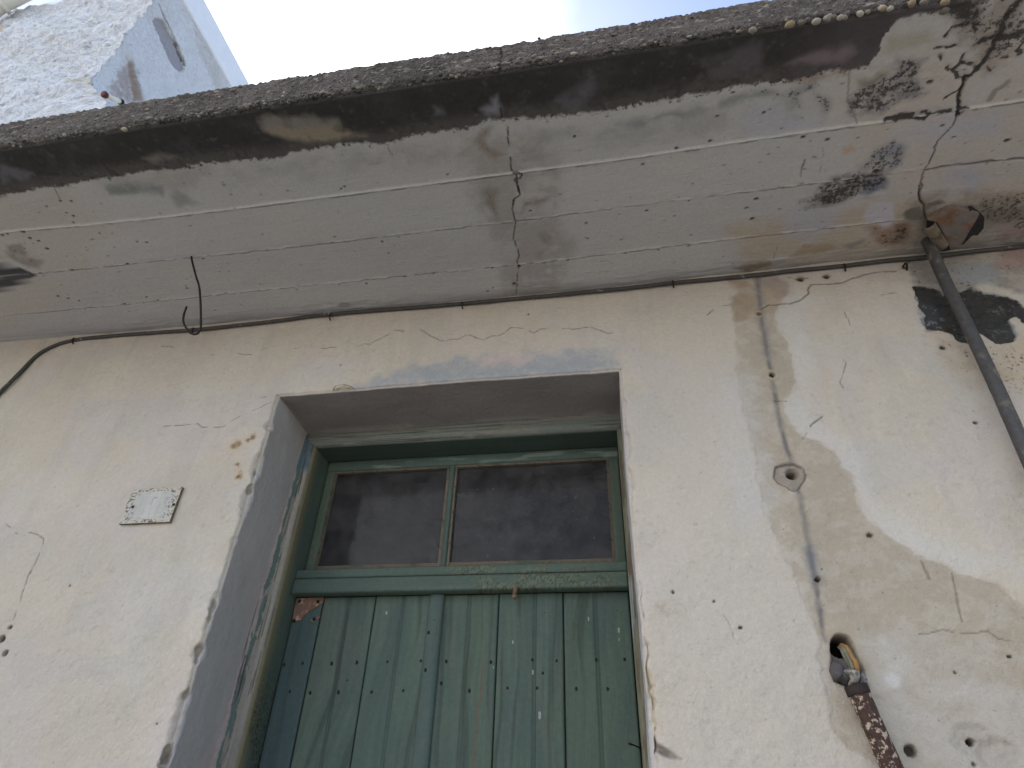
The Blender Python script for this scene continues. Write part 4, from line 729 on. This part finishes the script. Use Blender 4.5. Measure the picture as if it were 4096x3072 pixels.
# ------------------------------------------------------------------ plank door
YB = .326
door = box('door', (XI + .002, YB + .012, .02), (XJ - .002, YB + .04, 2.094), M['ink'], house)
bounds = [XI + .001, -.867, -.706, -.523, -.345, -.1665, XJ - .001]
mids = [None, -.787, -.625, -.431, -.247, -.083]
rn = random.Random(8)
for k in range(6):
    a, b = bounds[k], bounds[k + 1]; tone = [.86, 1.0, 1.0, .98, 1.0, .95][k]; md = mids[k]
    def cf_(P, k=k, tone=tone, md=md):
        Q = P + [k * 3.1, 0, k * 1.7]; wv_ = Q + np.stack([(fbm(Q, (3, 3, 2.2), 3, 801) - .5) * .10, Q[:, 0] * 0, Q[:, 0] * 0], 1)
        g = fbm(wv_, (110, 10, 2.4), 4, 810); g2 = fbm(wv_, (45, 10, 1.2), 3, 815)
        c = np.tile(C(85, 99, 86), (len(P), 1)); bl = fbm(Q, (9, 4, 3), 4, 820)
        c = lerp(c, ss(bl, .42, .62) * .45, C(68, 85, 82)); c = lerp(c, ss(fbm(Q, (12, 4, 3), 3, 830), .52, .64) * .35, C(100, 102, 90))
        c = c * (.66 + .46 * g)[:, None] * (1 - .3 * ss(g2, .56, .66))[:, None] * tone
        c = lerp(c, ss(fbm(Q, (130, 40, 90), 3, 840), .80, .86) * .1, C(140, 150, 142))
        if k == 0: c = lerp(c, np.full(len(P), .5), C(62, 78, 84))
        e = np.minimum(np.abs(P[:, 0] - a), np.abs(P[:, 0] - b)); c = lerp(c, (1 - ss(e, .0005, .003)) * .5, C(50, 60, 54))
        for m_ in ([md, md + .006] if md else []): c = lerp(c, (1 - ss(np.abs(P[:, 0] - m_), .0006, .0024)) * .75, C(44, 54, 48))
        if k == 3:
            xr = np.interp(P[:, 2], [1.6, 1.95], [-.395, -.378]); c = lerp(c, (1 - ss(np.abs(P[:, 0] - xr - (fbm(P * [0, 0, 1], 30, 2, 4) - .5) * .004), .0008, .003)) * (1 - ss(P[:, 2], 1.9, 1.95)) * .6, C(112, 72, 50))
        return c
    def df_(P, md=md):
        d = (fbm(P, (110, 10, 2.4), 3, 812) - .5) * .0012
        for m_ in ([md, md + .006] if md else []): d = d + (1 - ss(np.abs(P[:, 0] - m_), .0004, .0022)) * .003
        return d
    slab_grid((a + .0012, YB + rn.uniform(-.0012, .0012), 1.3), (b - .0012, YB + .014, 2.0935), .0028, .0035, 'board', 'wood', door, cf_, df_)
    box('board', (a + .0012, YB + .0005, .03), (b - .0012, YB + .014, 1.2995), M['wood'], door) if False else None
low = slab_grid((XI + .002, YB + .004, .03), (XJ - .002, YB + .014, 1.299), .03, .002, 'lower_boarding', 'wood', door, gz(870))
# rounded cover strip
zz = np.arange(1.3, 2.094, .004); th = np.linspace(0, math.pi, 15); Vc = []; cx = -.523
for z in zz:
    for a in th: Vc.append((cx - math.cos(a) * .0225, YB + .001 - math.sin(a) ** .7 * .013, z))
Vc = np.array(Vc); c = greenpaint(Vc, 880, 2); c = lerp(c, np.full(len(Vc), .35), C(70, 84, 84))
mesh_np('cover_strip', Vc, gridF(len(zz), len(th), flip=True), M['wood'], door, c)
# nails and nail holes in two rows
nails = px(16, [(478, 820), (625, 808), (858, 808), (1060, 800), (1307, 798), (1575, 790), (1780, 792), (2138, 797), (523, 1035), (685, 1045), (912, 1040), (1180, 1040), (1435, 1030), (1738, 968), (1965, 1028), (1680, 462), (1638, 560), (1614, 862), (982, 942)]) + px(17, [(460, 780), (657, 790), (975, 780), (1203, 778), (262, 1010), (500, 1010), (545, 890), (815, 1015), (1067, 1015), (560, 400), (1147, 383)])
for k, (a, b) in enumerate(nails):
    q = on(a, b, 1, YB); small = (k in (15, 18, 28, 29)); r = .0016 if small else .0034
    if abs(q[0] - cx) < .0225: q = on(a, b, 1, YB - .010); q[1] -= .001
    Vt, Ft = tube_np([q + [0, .004, 0], q + [0, -.0012, 0], q + [0, -.0018, -.0006]], [r, r, r * .7], 9, .25, seed=k); Vt = [Vector((v.x, v.y, q[2] + (v.z - q[2]) * (1.5 if not small else 1))) for v in Vt]
    mesh_np('nail', Vt, Ft, M['nail'], door)
# dabs of pale paint
def splat(pts, name='paint_fleck'):
    P = [on(a, b, 1, YB - .0016) for a, b in pts]; n = len(P); mesh_np(name, P + [p + [0, .001, 0] for p in P], [tuple(range(n))] + [(i, (i + 1) % n, n + (i + 1) % n, n + i) for i in range(n)], M['pvcdull'], door, smooth=False)
M['pvcdull'] = mat('paint_drips', color=C(140, 148, 140), attr=False, rough=.8, var=.25, vsc=200)
def ell(cx_, cy_, rx, ry, n=10): return [(cx_ + rx * math.cos(i * 2 * math.pi / n) * (1 + .2 * math.sin(i * 2.3)), cy_ + ry * math.sin(i * 2 * math.pi / n)) for i in range(n)]
for (c, x, y, rx, ry) in [(17, 1156, 540, 9, 22), (17, 1158, 615, 4, 14), (17, 913, 450, 6, 20), (17, 304, 636, 7, 16), (17, 465, 880, 7, 22), (17, 520, 1225, 12, 34), (16, 1298, 402, 8, 16), (17, 148, 840, 4, 12)]:
    q = px(c, [(x, y)])[0]; splat(ell(q[0], q[1], rx * K, ry * K))
# rusty corner plate, torn
plate = [(1188, 2394), (1293, 2389), (1296, 2396), (1288, 2412), (1270, 2427), (1252, 2437), (1230, 2448), (1215, 2465), (1203, 2481), (1180, 2485), (1168, 2489), (1174, 2450), (1183, 2410)]
def thinplate(pts, y, th_, mk_, name, parent):
    P = [on(a, b, 1, y) for a, b in pts]; n = len(P)
    for p in P: p[0] = max(p[0], XI + .001)
    return mesh_np(name, P + [p + [0, th_, 0] for p in P], [tuple(range(n))[::-1]] + [(i, (i + 1) % n, n + (i + 1) % n, n + i) for i in range(n)], M[mk_], parent, smooth=False)
pl_ = thinplate(plate, YB - .004, .0035, 'rustplate', 'rusty_corner_plate', door); pl_['label'] = 'torn rust brown metal corner plate'
thinplate([(1244, 2480), (1250, 2474), (1262, 2471), (1280, 2463), (1281, 2467), (1268, 2480), (1256, 2488), (1248, 2487)], YB - .003, .0025, 'rustplate', 'plate_scrap', door)
for (a, b) in [(1198, 2405), (1272, 2406), (1176, 2482), (1256, 2477)]:
    q = on(a, b, 1, YB - .005); Vt, Ft = tube_np([q + [0, .003, 0], q + [0, -.0008, 0]], .005, 10); mesh_np('nail', Vt, Ft, M['nail'], door)
# ------------------------------------------------------------------ cable along the eave
cp = px(5, [(-150, 1790), (0, 1649), (150, 1500), (300, 1350), (450, 1268), (600, 1228), (800, 1203), (1100, 1178), (1600, 1142), (2212, 1075)]) + px(6, [(500, 1035), (1000, 990), (1300, 968), (1700, 935), (2212, 888)]) + px(7, [(350, 875), (700, 840), (1000, 812), (1390, 768), (1800, 730), (2212, 688)]) + px(8, [(300, 675), (750, 632), (1100, 590), (1440, 560), (1800, 515), (2212, 472), (2700, 410)])
pts = [on(a, b, 1, -.008) for a, b in cp]
pts = [pts[0] + np.array([-.42, 0, -1.2]), pts[0] + np.array([-.34, 0, -.6]), pts[0] + np.array([-.16, 0, -.22])] + pts + [pts[-1] + np.array([.6, 0, .004]), pts[-1] + np.array([1.3, 0, -.002]), pts[-1] + np.array([2.2, 0, .002])]
pts = smoothpath(pts, 10)
Vt, Ft = tube_np(pts, .0064, 10, .08, seed=2)
cab = tag(empty('cable', tuple(pts[0])), 'dark grey electric cable clipped under the roof slab and curving down at left', 'cable')
def mesh_local(name, V, F, m_, parent, smooth=True):
    o_ = mesh_np(name, V, F, m_, parent, smooth=smooth); o_.matrix_parent_inverse = Matrix.Translation(-parent.location); return o_
mesh_local('sheath', Vt, Ft, M['cable'], cab)
for (a, b) in [(296, 1362), (775, 1322), (1322, 1266), (1850, 1220), (2692, 1134), (3377, 1068), (3622, 1064)]:
    q = Vector(on(a, b, 1, -.010)); Vt, Ft = tube_np([q + Vector((0, .012, .010)), q + Vector((0, -.006, .006)), q + Vector((0, -.008, -.002)), q + Vector((0, .0, -.010)), q + Vector((.001, .004, -.013))], .0024, 7, .2)
    mesh_local('clip', Vt, Ft, M['nail'], cab)
# ------------------------------------------------------------------ wire hook
h0 = on(766, 1028, 2, ZS); hy = h0[1]
hp = [on(a, b, 1, hy) for a, b in [(760, 1000), (766, 1028), (775, 1070), (787, 1115), (796, 1143), (801, 1190), (803, 1247), (803, 1307), (799, 1325), (788, 1335), (776, 1337), (762, 1332), (751, 1320), (738, 1300), (733, 1282), (736, 1258), (746, 1227)]]
hp[0] = h0 + np.array([0, 0, .02]); hp[1] = h0
Vt, Ft = tube_np(smoothpath(hp, 6), .0029, 9, .12, seed=6)
hk = mesh_np('wire_hook', Vt, Ft, M['nail']); tag(hk, 'rusty J shaped wire hook hanging from the underside of the roof slab', 'hook')
# ------------------------------------------------------------------ metal pipe at right
pp = [on(a, b, 1, y_) for (a, b, y_) in [(3704, 945, -.052), (3715, 975, -.050), (3742, 1038, -.046), (3792, 1148, -.040), (3891, 1347, -.036), (3996, 1570, -.036), (4080, 1759, -.036)]]
dirp = pp[-1] - pp[-2]; dirp /= np.linalg.norm(dirp); pp.append(pp[-1] + dirp * 1.0); pp.append(pp[-1] + dirp * 1.0)
pp[0] = pp[1] + np.array([0, 0, .10])
Vt, Ft = tube_np(smoothpath(pp, 24), .0148, 18, .05, seed=9)
pipe = mesh_np('metal_pipe', Vt, Ft, M['pipe']); tag(pipe, 'long grey metal pipe running down the wall from the hole in the roof slab', 'pipe')
# half-round flashing and hole cap in the slab beside the pipe
def at8(x, y, z_): return on(3600 + x * .1808, 780 + y * .1808, 2, z_)
capz = ZS - .012
cpts = [(620, 560), (720, 520), (880, 440), (1090, 330), (1200, 310), (1400, 340), (1580, 400), (1640, 380), (1760, 420), (1640, 640), (1500, 860), (1350, 1120), (1120, 1160), (1040, 1010), (930, 790), (820, 600)]
P = [at8(a, b, capz) for a, b in cpts]; n = len(P)
tile = mesh_np('hole_patch', P + [p + [0, 0, .03] for p in P], [tuple(range(n))] + [(i, n + i, n + (i + 1) % n, (i + 1) % n) for i in range(n)], None, slab, smooth=False)
M['patch'] = mat('stained_patch', color=C(122, 112, 104), attr=False, rough=.9, var=.2, vsc=30, dark=(C(120, 88, 64), 18, .5, .62), bumps=(('n', 60, .003), ('n', 200, .001))); tile.data.materials.append(M['patch'])
cs = []; 
A0, A1 = at8(660, 700, ZS - .022), at8(960, 1180, ZS - .022)
for s_ in np.linspace(0, 1, 12):
    c0 = A0 + (A1 - A0) * s_; dd = (A1 - A0) / np.linalg.norm(A1 - A0); nrm = np.cross(dd, [0, 0, 1.])
    for a in np.linspace(-1.25, 1.25, 11): cs.append(c0 + nrm * math.sin(a) * .016 + np.array([0, 0, -math.cos(a) * .012 + .008]))
Mtile = mat('lichen_metal', color=C(118, 106, 90), attr=False, rough=.8, var=.25, vsc=60, dark=(C(92, 78, 62), 26, .5, .6), bumps=(('n', 80, .002),))
M['tile'] = Mtile
ft = mesh_np('drain_spout', np.array(cs), gridF(12, 11), Mtile); so = ft.modifiers.new('solid', 'SOLIDIFY'); so.thickness = .003
tag(ft, 'short stained half round spout in the slab hole next to the grey pipe', 'spout')
hp_ = [(1780, 420), (1870, 480), (1840, 760), (1720, 880), (1560, 860), (1480, 960), (1420, 1040), (1380, 1120), (1500, 860), (1640, 640), (1760, 430)]
P = [at8(a, b, ZS - .0035) for a, b in [(1500, 250), (1580, 240), (1790, 400), (1870, 500), (1850, 740), (1720, 890), (1600, 900), (1400, 1100), (1330, 1120), (1640, 560)]]; n = len(P)
mesh_np('gap_shade_sheet', P + [p + [0, 0, .02] for p in P], [tuple(range(n))], mat('gap_shade', color=C(52, 48, 48), attr=False, rough=1, var=.3, vsc=60), slab, smooth=False)  # flat dark sheet under the slab, its colour stands in for shade in a gap
P = [at8(a, b, ZS - .004) for a, b in [(600, 720), (700, 840), (860, 1180), (940, 1240), (1100, 1230), (1080, 1080), (960, 1180), (780, 900), (660, 720), (600, 560), (580, 640)]]
P2 = [at8(a, b, ZS - .006) for a, b in [(590, 560), (730, 520), (860, 700), (1060, 1020), (1120, 1220), (930, 1250), (800, 1180), (580, 820)]]; n = len(P2)
mesh_np('gap_shade_sheet', P2 + [p + [0, 0, .02] for p in P2], [tuple(range(n))], bpy.data.materials['gap_shade'], slab, smooth=False)  # second dark sheet, shade around the spout put in as colour, no real opening
# ------------------------------------------------------------------ plaque
pc = [(-1.335, 2.302), (-1.182, 2.3035), (-1.181, 2.2005), (-1.334, 2.2015)]
nx_, nz2 = 90, 64; A, B = np.meshgrid(np.linspace(0, 1, nx_), np.linspace(0, 1, nz2), indexing='ij'); A = A.ravel(); B = B.ravel()
Pp = np.stack([-1.3345 + A * .153, np.full(len(A), -.0085), 2.201 + B * .102], 1)
e = np.minimum(np.minimum(A, 1 - A) * .153, np.minimum(B, 1 - B) * .102)
c = np.tile(C(176, 171, 163), (len(A), 1)); c = lerp(c, ss(fbm(Pp, (220, 10, 30), 3, 901), .5, .7) * .5, C(150, 147, 142))
inner = (np.abs(A - .5) < .30) & (np.abs(B - .5) < .36)
edge_m = 1 - ss(e, .006, .016); c = lerp(c, edge_m * .6, C(184, 172, 146))
lns = np.maximum((1 - ss(np.abs(e - .0105), .0004, .0014)) * .7, (1 - ss(np.abs(e - .022), .0004, .0014)) * .4); c = lerp(c, lns, C(190, 188, 184))
c = lerp(c, ss(fbm(Pp, 210, 2, 905), .56, .64) * np.clip(edge_m + (1 - ss(np.minimum(A, 1 - A) * .153, .02, .04)) * .8, 0, 1) * .9, C(70, 62, 50))
c = lerp(c, ((A > .40) & (A < .62) & (B > .12) & (B < .90)) * .5, C(188, 184, 178)); c = lerp(c, (np.abs(A - .50) < .012) * (np.abs(B - .62) < .12) * .6, C(128, 130, 136)); c = lerp(c, (np.abs(A - .545) < .03) * (np.abs(B - .72) < .022) * .6, C(128, 130, 136))
plq = tag(empty('wall_plaque', (-1.258, 0, 2.252)), 'small weathered white ceramic plaque fixed on the wall left of the door', 'plaque')
gp = mesh_np('plate', Pp, gridF(nx_, nz2), mat('glazed_plate', rough=.5, var=.06, vsc=120, bumps=(('n', 150, .0008),)), plq, c); gp.matrix_parent_inverse = Matrix.Translation(-plq.location)
bx = box('backing', (-1.3345, -.0083, 2.201), (-1.1815, .006, 2.303), M['tile'], plq); bx.matrix_parent_inverse = Matrix.Translation(-plq.location)
for (a, b) in [(531, 2028), (695, 2018)]:
    q = on(a, b, 1, -.009); Vt, Ft = tube_np([q + [0, .003, 0], q + [0, -.0018, 0], q + [0, -.0026, 0]], [.0036, .0036, .002], 10); mesh_local('screw', Vt, Ft, M['nail'], plq)
# ------------------------------------------------------------------ broken electrical conduit
cdt = tag(empty('rusty_conduit', (.42, -.03, 1.7)), 'flaking rusty conduit pipe rising along the wall to a broken hole with loose wires', 'conduit')
c0 = on(3424, 2748, 1, -.030); c1 = on(3568, 3072, 1, -.030); dv = (c1 - c0) / np.linalg.norm(c1 - c0)
pts = [c0 + dv * t_ for t_ in np.arange(0, .75, .006)]
Vt, Ft = tube_np(pts, .0185, 22, .05, caps=False, seed=12); mesh_local('tube', Vt, Ft, M['rust'], cdt)
Vt, Ft = tube_np([c0 - dv * .004, c0 - dv * .003, c0 + dv * .012, c0 + dv * .014], [.0165, .0205, .0208, .0188], 22, .03, caps=True, seed=3); mesh_local('collar', Vt, Ft, mat('dark_rust', color=C(50, 40, 37), attr=False, rough=.8, var=.3, bumps=(('n', 120, .001),)), cdt)
T = lambda x, y, yy: on(3250 + x * .1808, 2480 + y * .1808, 1, yy)
def blob(pts2, y_, th_, name, mk_, parent, amp=.004):
    """lump of broken mortar: outlined, domed and roughened"""
    ctr = np.mean([T(a, b, y_) for a, b in pts2], 0); P = []; n = len(pts2); F = []
    for lv, (sc_, dy) in enumerate([(1.0, th_), (1.0, th_ * .45), (.82, .0), (.45, -th_ * .25)]):
        for i, (a, b) in enumerate(pts2):
            p = T(a, b, y_); p = ctr + (p - ctr) * sc_; p[1] = y_ + dy; P.append(p + np.array([rnd.uniform(-1, 1), rnd.uniform(-1, 1), rnd.uniform(-1, 1)]) * amp * (.3 if lv < 2 else .6))
    for lv in range(3):
        for i in range(n): F.append((lv * n + i, lv * n + (i + 1) % n, (lv + 1) * n + (i + 1) % n, (lv + 1) * n + i))
    P.append(ctr + [0, -th_ * .3, 0]); F += [(3 * n + i, 3 * n + (i + 1) % n, 4 * n) for i in range(n)]
    return mesh_local(name, P, F, M[mk_], parent)
rnd = random.Random(21)
M['mortard'] = mat('dark_plastic', color=C(84, 80, 80), attr=False, rough=.7, var=.25, vsc=60, bumps=(('n', 70, .003),)); M['mortarl'] = mat('pale_putty', color=C(158, 152, 140), attr=False, rough=.9, var=.25, vsc=60, dark=(C(110, 104, 98), 70, .5, .6), bumps=(('n', 90, .005),))
blob([(450, 960), (420, 1080), (450, 1200), (520, 1340), (640, 1330), (760, 1390), (860, 1390), (900, 1240), (740, 1100), (680, 1000), (600, 880), (520, 880)], -.012, .02, 'junction_socket', 'mortard', cdt)
blob([(720, 1090), (760, 1170), (840, 1200), (870, 1280), (860, 1400), (1050, 1400), (1080, 1250), (1060, 1120), (1000, 1090), (860, 1070), (770, 1065)], -.026, .022, 'putty_lump', 'mortarl', cdt)
blob([(1050, 1100), (1130, 1150), (1190, 1280), (1210, 1450), (1190, 1580), (1100, 1500), (1050, 1400), (1070, 1250)], -.012, .012, 'cavity_rim', 'mortar', cdt)
for nm, mk_, r_, pts_ in [('orange_wire', 'orange', .0045, [(640, 560, .02), (740, 600, -.006), (800, 680, -.012), (860, 800, -.014), (930, 900, -.016), (975, 1000, -.018), (980, 1110, -.014)]), ('grey_wire', 'greywire', .004, [(620, 600, .02), (680, 620, -.006), (740, 720, -.012), (800, 840, -.014), (850, 950, -.015), (900, 1080, -.015)]), ('grey_wire', 'greywire', .0035, [(590, 610, .02), (640, 650, -.004), (690, 760, -.008), (740, 860, -.008), (820, 1000, -.008), (850, 1090, -.008)])]:
    Vt, Ft = tube_np(smoothpath([T(a, b, y_) for a, b, y_ in pts_], 6), r_, 10, .06, seed=5); mesh_local(nm, Vt, Ft, M[mk_], cdt)
# ------------------------------------------------------------------ tall white neighbour
NX, NY = -3.295, .30
nb = tag(empty('white_building', (NX, NY, 0)), 'tall whitewashed neighbouring building with rough walls behind the roof slab', 'building')
xa_ = np.concatenate([np.linspace(-9, -5.6, 12), np.arange(-5.55, NX - .001, .016), [NX]]); yb_ = np.concatenate([np.arange(NY + .012, 2.2, .012), np.linspace(2.3, 6, 16)])
za_ = np.concatenate([np.linspace(0, 2.8, 6), np.arange(2.9, 4.95, .03), np.arange(4.95, 7.08, .013), [7.09]])
path = np.array([(x, NY) for x in xa_] + [(NX, y) for y in yb_])
V = mk(np.arange(len(path)), za_, lambda a, b: (path[a.astype(int), 0], path[a.astype(int), 1], b))
sidef = V[:, 1] > NY + 1e-4
c = np.tile(C(238, 241, 248), (len(V), 1)); c = lerp(c, ss(fbm(V, 3, 4, 31), .48, .64) * .3, C(220, 218, 214)); c = lerp(c, ss(fbm(V, 18, 4, 33, .65), .57, .68) * .4 * ~sidef, C(186, 182, 180)); c = lerp(c, ss(fbm(V, 30, 3, 35), .70, .78) * .5 * ~sidef, C(110, 104, 104)); c = lerp(c, ss(fbm(V, (20, 20, 5), 4, 36), .5, .7) * .12 * sidef, C(196, 200, 208))
U = V[:, [1, 2]]; Sn = Surf(V, U, (0, 0, 0)); Sn.col = c; Sn.ok = sidef
NPt = lambda pts: np.array([on(a, b, 0, NX)[[1, 2]] for a, b in pts])
Sn.poly(NPt([(470, 285), (540, 235), (560, 330), (575, 400), (520, 420), (470, 410), (440, 360)]), C(178, 166, 164), .8, .02, .03, nz=.5, nsc=12, seed=5)
Sn.poly(NPt([(510, 225), (535, 270), (550, 350), (570, 405), (535, 405), (520, 300)]), C(176, 150, 132), .7, .012, .02, nz=.35, nsc=20, dep=.02, seed=6)
slot = NPt([(612, 85), (630, 70), (655, 80), (700, 160), (735, 230), (738, 262), (730, 285), (715, 288), (690, 262), (655, 190)])
Sn.poly(slot, C(178, 177, 184), .98, .006, .012, dep=.025, seed=7); Sn.line(NPt([(640, 20), (660, 70), (690, 130), (715, 190), (735, 235), (740, 260)]), .008, C(90, 86, 88), .8, dep=.01, jit=.012, brk=.2)
Sn.poly(NPt([(760, 20), (800, 110), (860, 230), (925, 345), (860, 345), (790, 200)]), C(206, 202, 196), .5, .04, .03, nz=.5, nsc=6, seed=9)
Sf = Surf(V, V[:, [0, 2]], (0, 0, 0)); Sf.col = Sn.col; Sf.ok = ~sidef
NF = lambda pts: np.array([on(a, b, 1, NY)[[0, 2]] for a, b in pts])
Sf.poly(NF([(250, 320), (300, 312), (370, 318), (400, 350), (330, 350), (270, 335)]), C(214, 206, 188), .8, .03, .03, seed=3); Sf.disc(NF([(311, 334)])[0], .03, C(196, 190, 176), .7, dep=.03)
for (a, b) in [(354, 342), (17, 352), (110, 331), (231, 248), (441, 192)]: Sf.disc(NF([(a, b)])[0], .018, C(70, 66, 70), .9, dep=.02, seed=a)
Sf.poly(NF([(-30, 130), (40, 110), (110, 60), (60, 90), (20, 130), (-30, 150)]), C(206, 176, 140), .7, .03, .02, seed=4)
D = np.zeros_like(V); lump = (fbm(V, 2.0, 3, 51) - .5) * .16 + (fbm(V, 8, 4, 52, .6) - .5) * .09 + (fbm(V, 26, 2, 53) - .5) * .03
amt = np.where(sidef, .22 + .6 * (1 - ss(V[:, 1], NY, NY + .25)) * .6, 1.0)
D[:, 1] += lump * np.where(sidef, .5, 1) * (1 - ss(V[:, 1], NY + .1, NY + .4)) + Sf.h; D[:, 0] += lump * amt * ss(V[:, 0], NX - .15, NX) * .5 - Sn.h + .30 * (1 - ss(V[:, 2] + (fbm(V, 5, 2, 3) - .5) * .2, 5.15, 5.62)) * ss(V[:, 0], NX - .3, NX) * (1 - ss(V[:, 1], NY + .1, NY + .9))
nw = mesh_np('wall', V + D, gridF(len(path), len(za_)), M['whitewash'], nb, Sn.col); nw.matrix_parent_inverse = Matrix.Translation(-nb.location)
cpb = box('coping', (-9.03, NY + .03, 7.08), (NX + .012, 6.0, 7.40), mat('smooth_whitewash', color=C(236, 240, 249), attr=False, rough=.9, var=.04, vsc=8, bumps=(('n', 14, .02), ('n', 60, .006))), nb, .02, 3); cpb.matrix_parent_inverse = Matrix.Translation(-nb.location)
# drain elbow at top left and rusty bracket
q0, q1, q2 = on(-70, 50, 1, NY - .10), on(-5, 6, 1, NY - .12), on(70, -30, 1, NY - .12)
Vt, Ft = tube_np(smoothpath([q0 + (q0 - q1) * .5, q0, q1, q2, q2 + (q2 - q1)], 6), .085, 18); dp = mesh_np('drain_pipe', Vt, Ft, M['pvc']); tag(dp, 'fat white plastic drain pipe at the top left on the white building', 'pipe')
Vt, Ft = tube_np([q1 + (q1 - q0) * -.12, q1 + (q1 - q0) * .12], .10, 18); dc = mesh_np('coupling', Vt, Ft, M['pvc'], dp)
r0, r1, r2 = [on(a, b, 0, NX + .22) for a, b in [(415, 376), (436, 392), (486, 408)]]
br = tag(empty('wall_bracket', tuple(r0)), 'small white bracket with rusty dark ends on the corner of the white building', 'bracket')
Vt, Ft = tube_np([r0 + (r1 - r0) * .5, r2], .016, 8); mesh_local('arm', Vt, Ft, M['pvc'], br)
Vt, Ft = tube_np([r0, r0 + (r1 - r0) * .5], [.024, .02], 8); mesh_local('rusty_end', Vt, Ft, mat('red_rust', color=C(92, 50, 48), attr=False, rough=.8, var=.2), br)
Vt, Ft = tube_np([r2 - (r2 - r1) * .15, r2 + (r2 - r1) * .04], .02, 8); mesh_local('rusty_end', Vt, Ft, M['nail'], br)
print('verts', sum(len(o_.data.vertices) for o_ in bpy.data.objects if o_.type == 'MESH'))
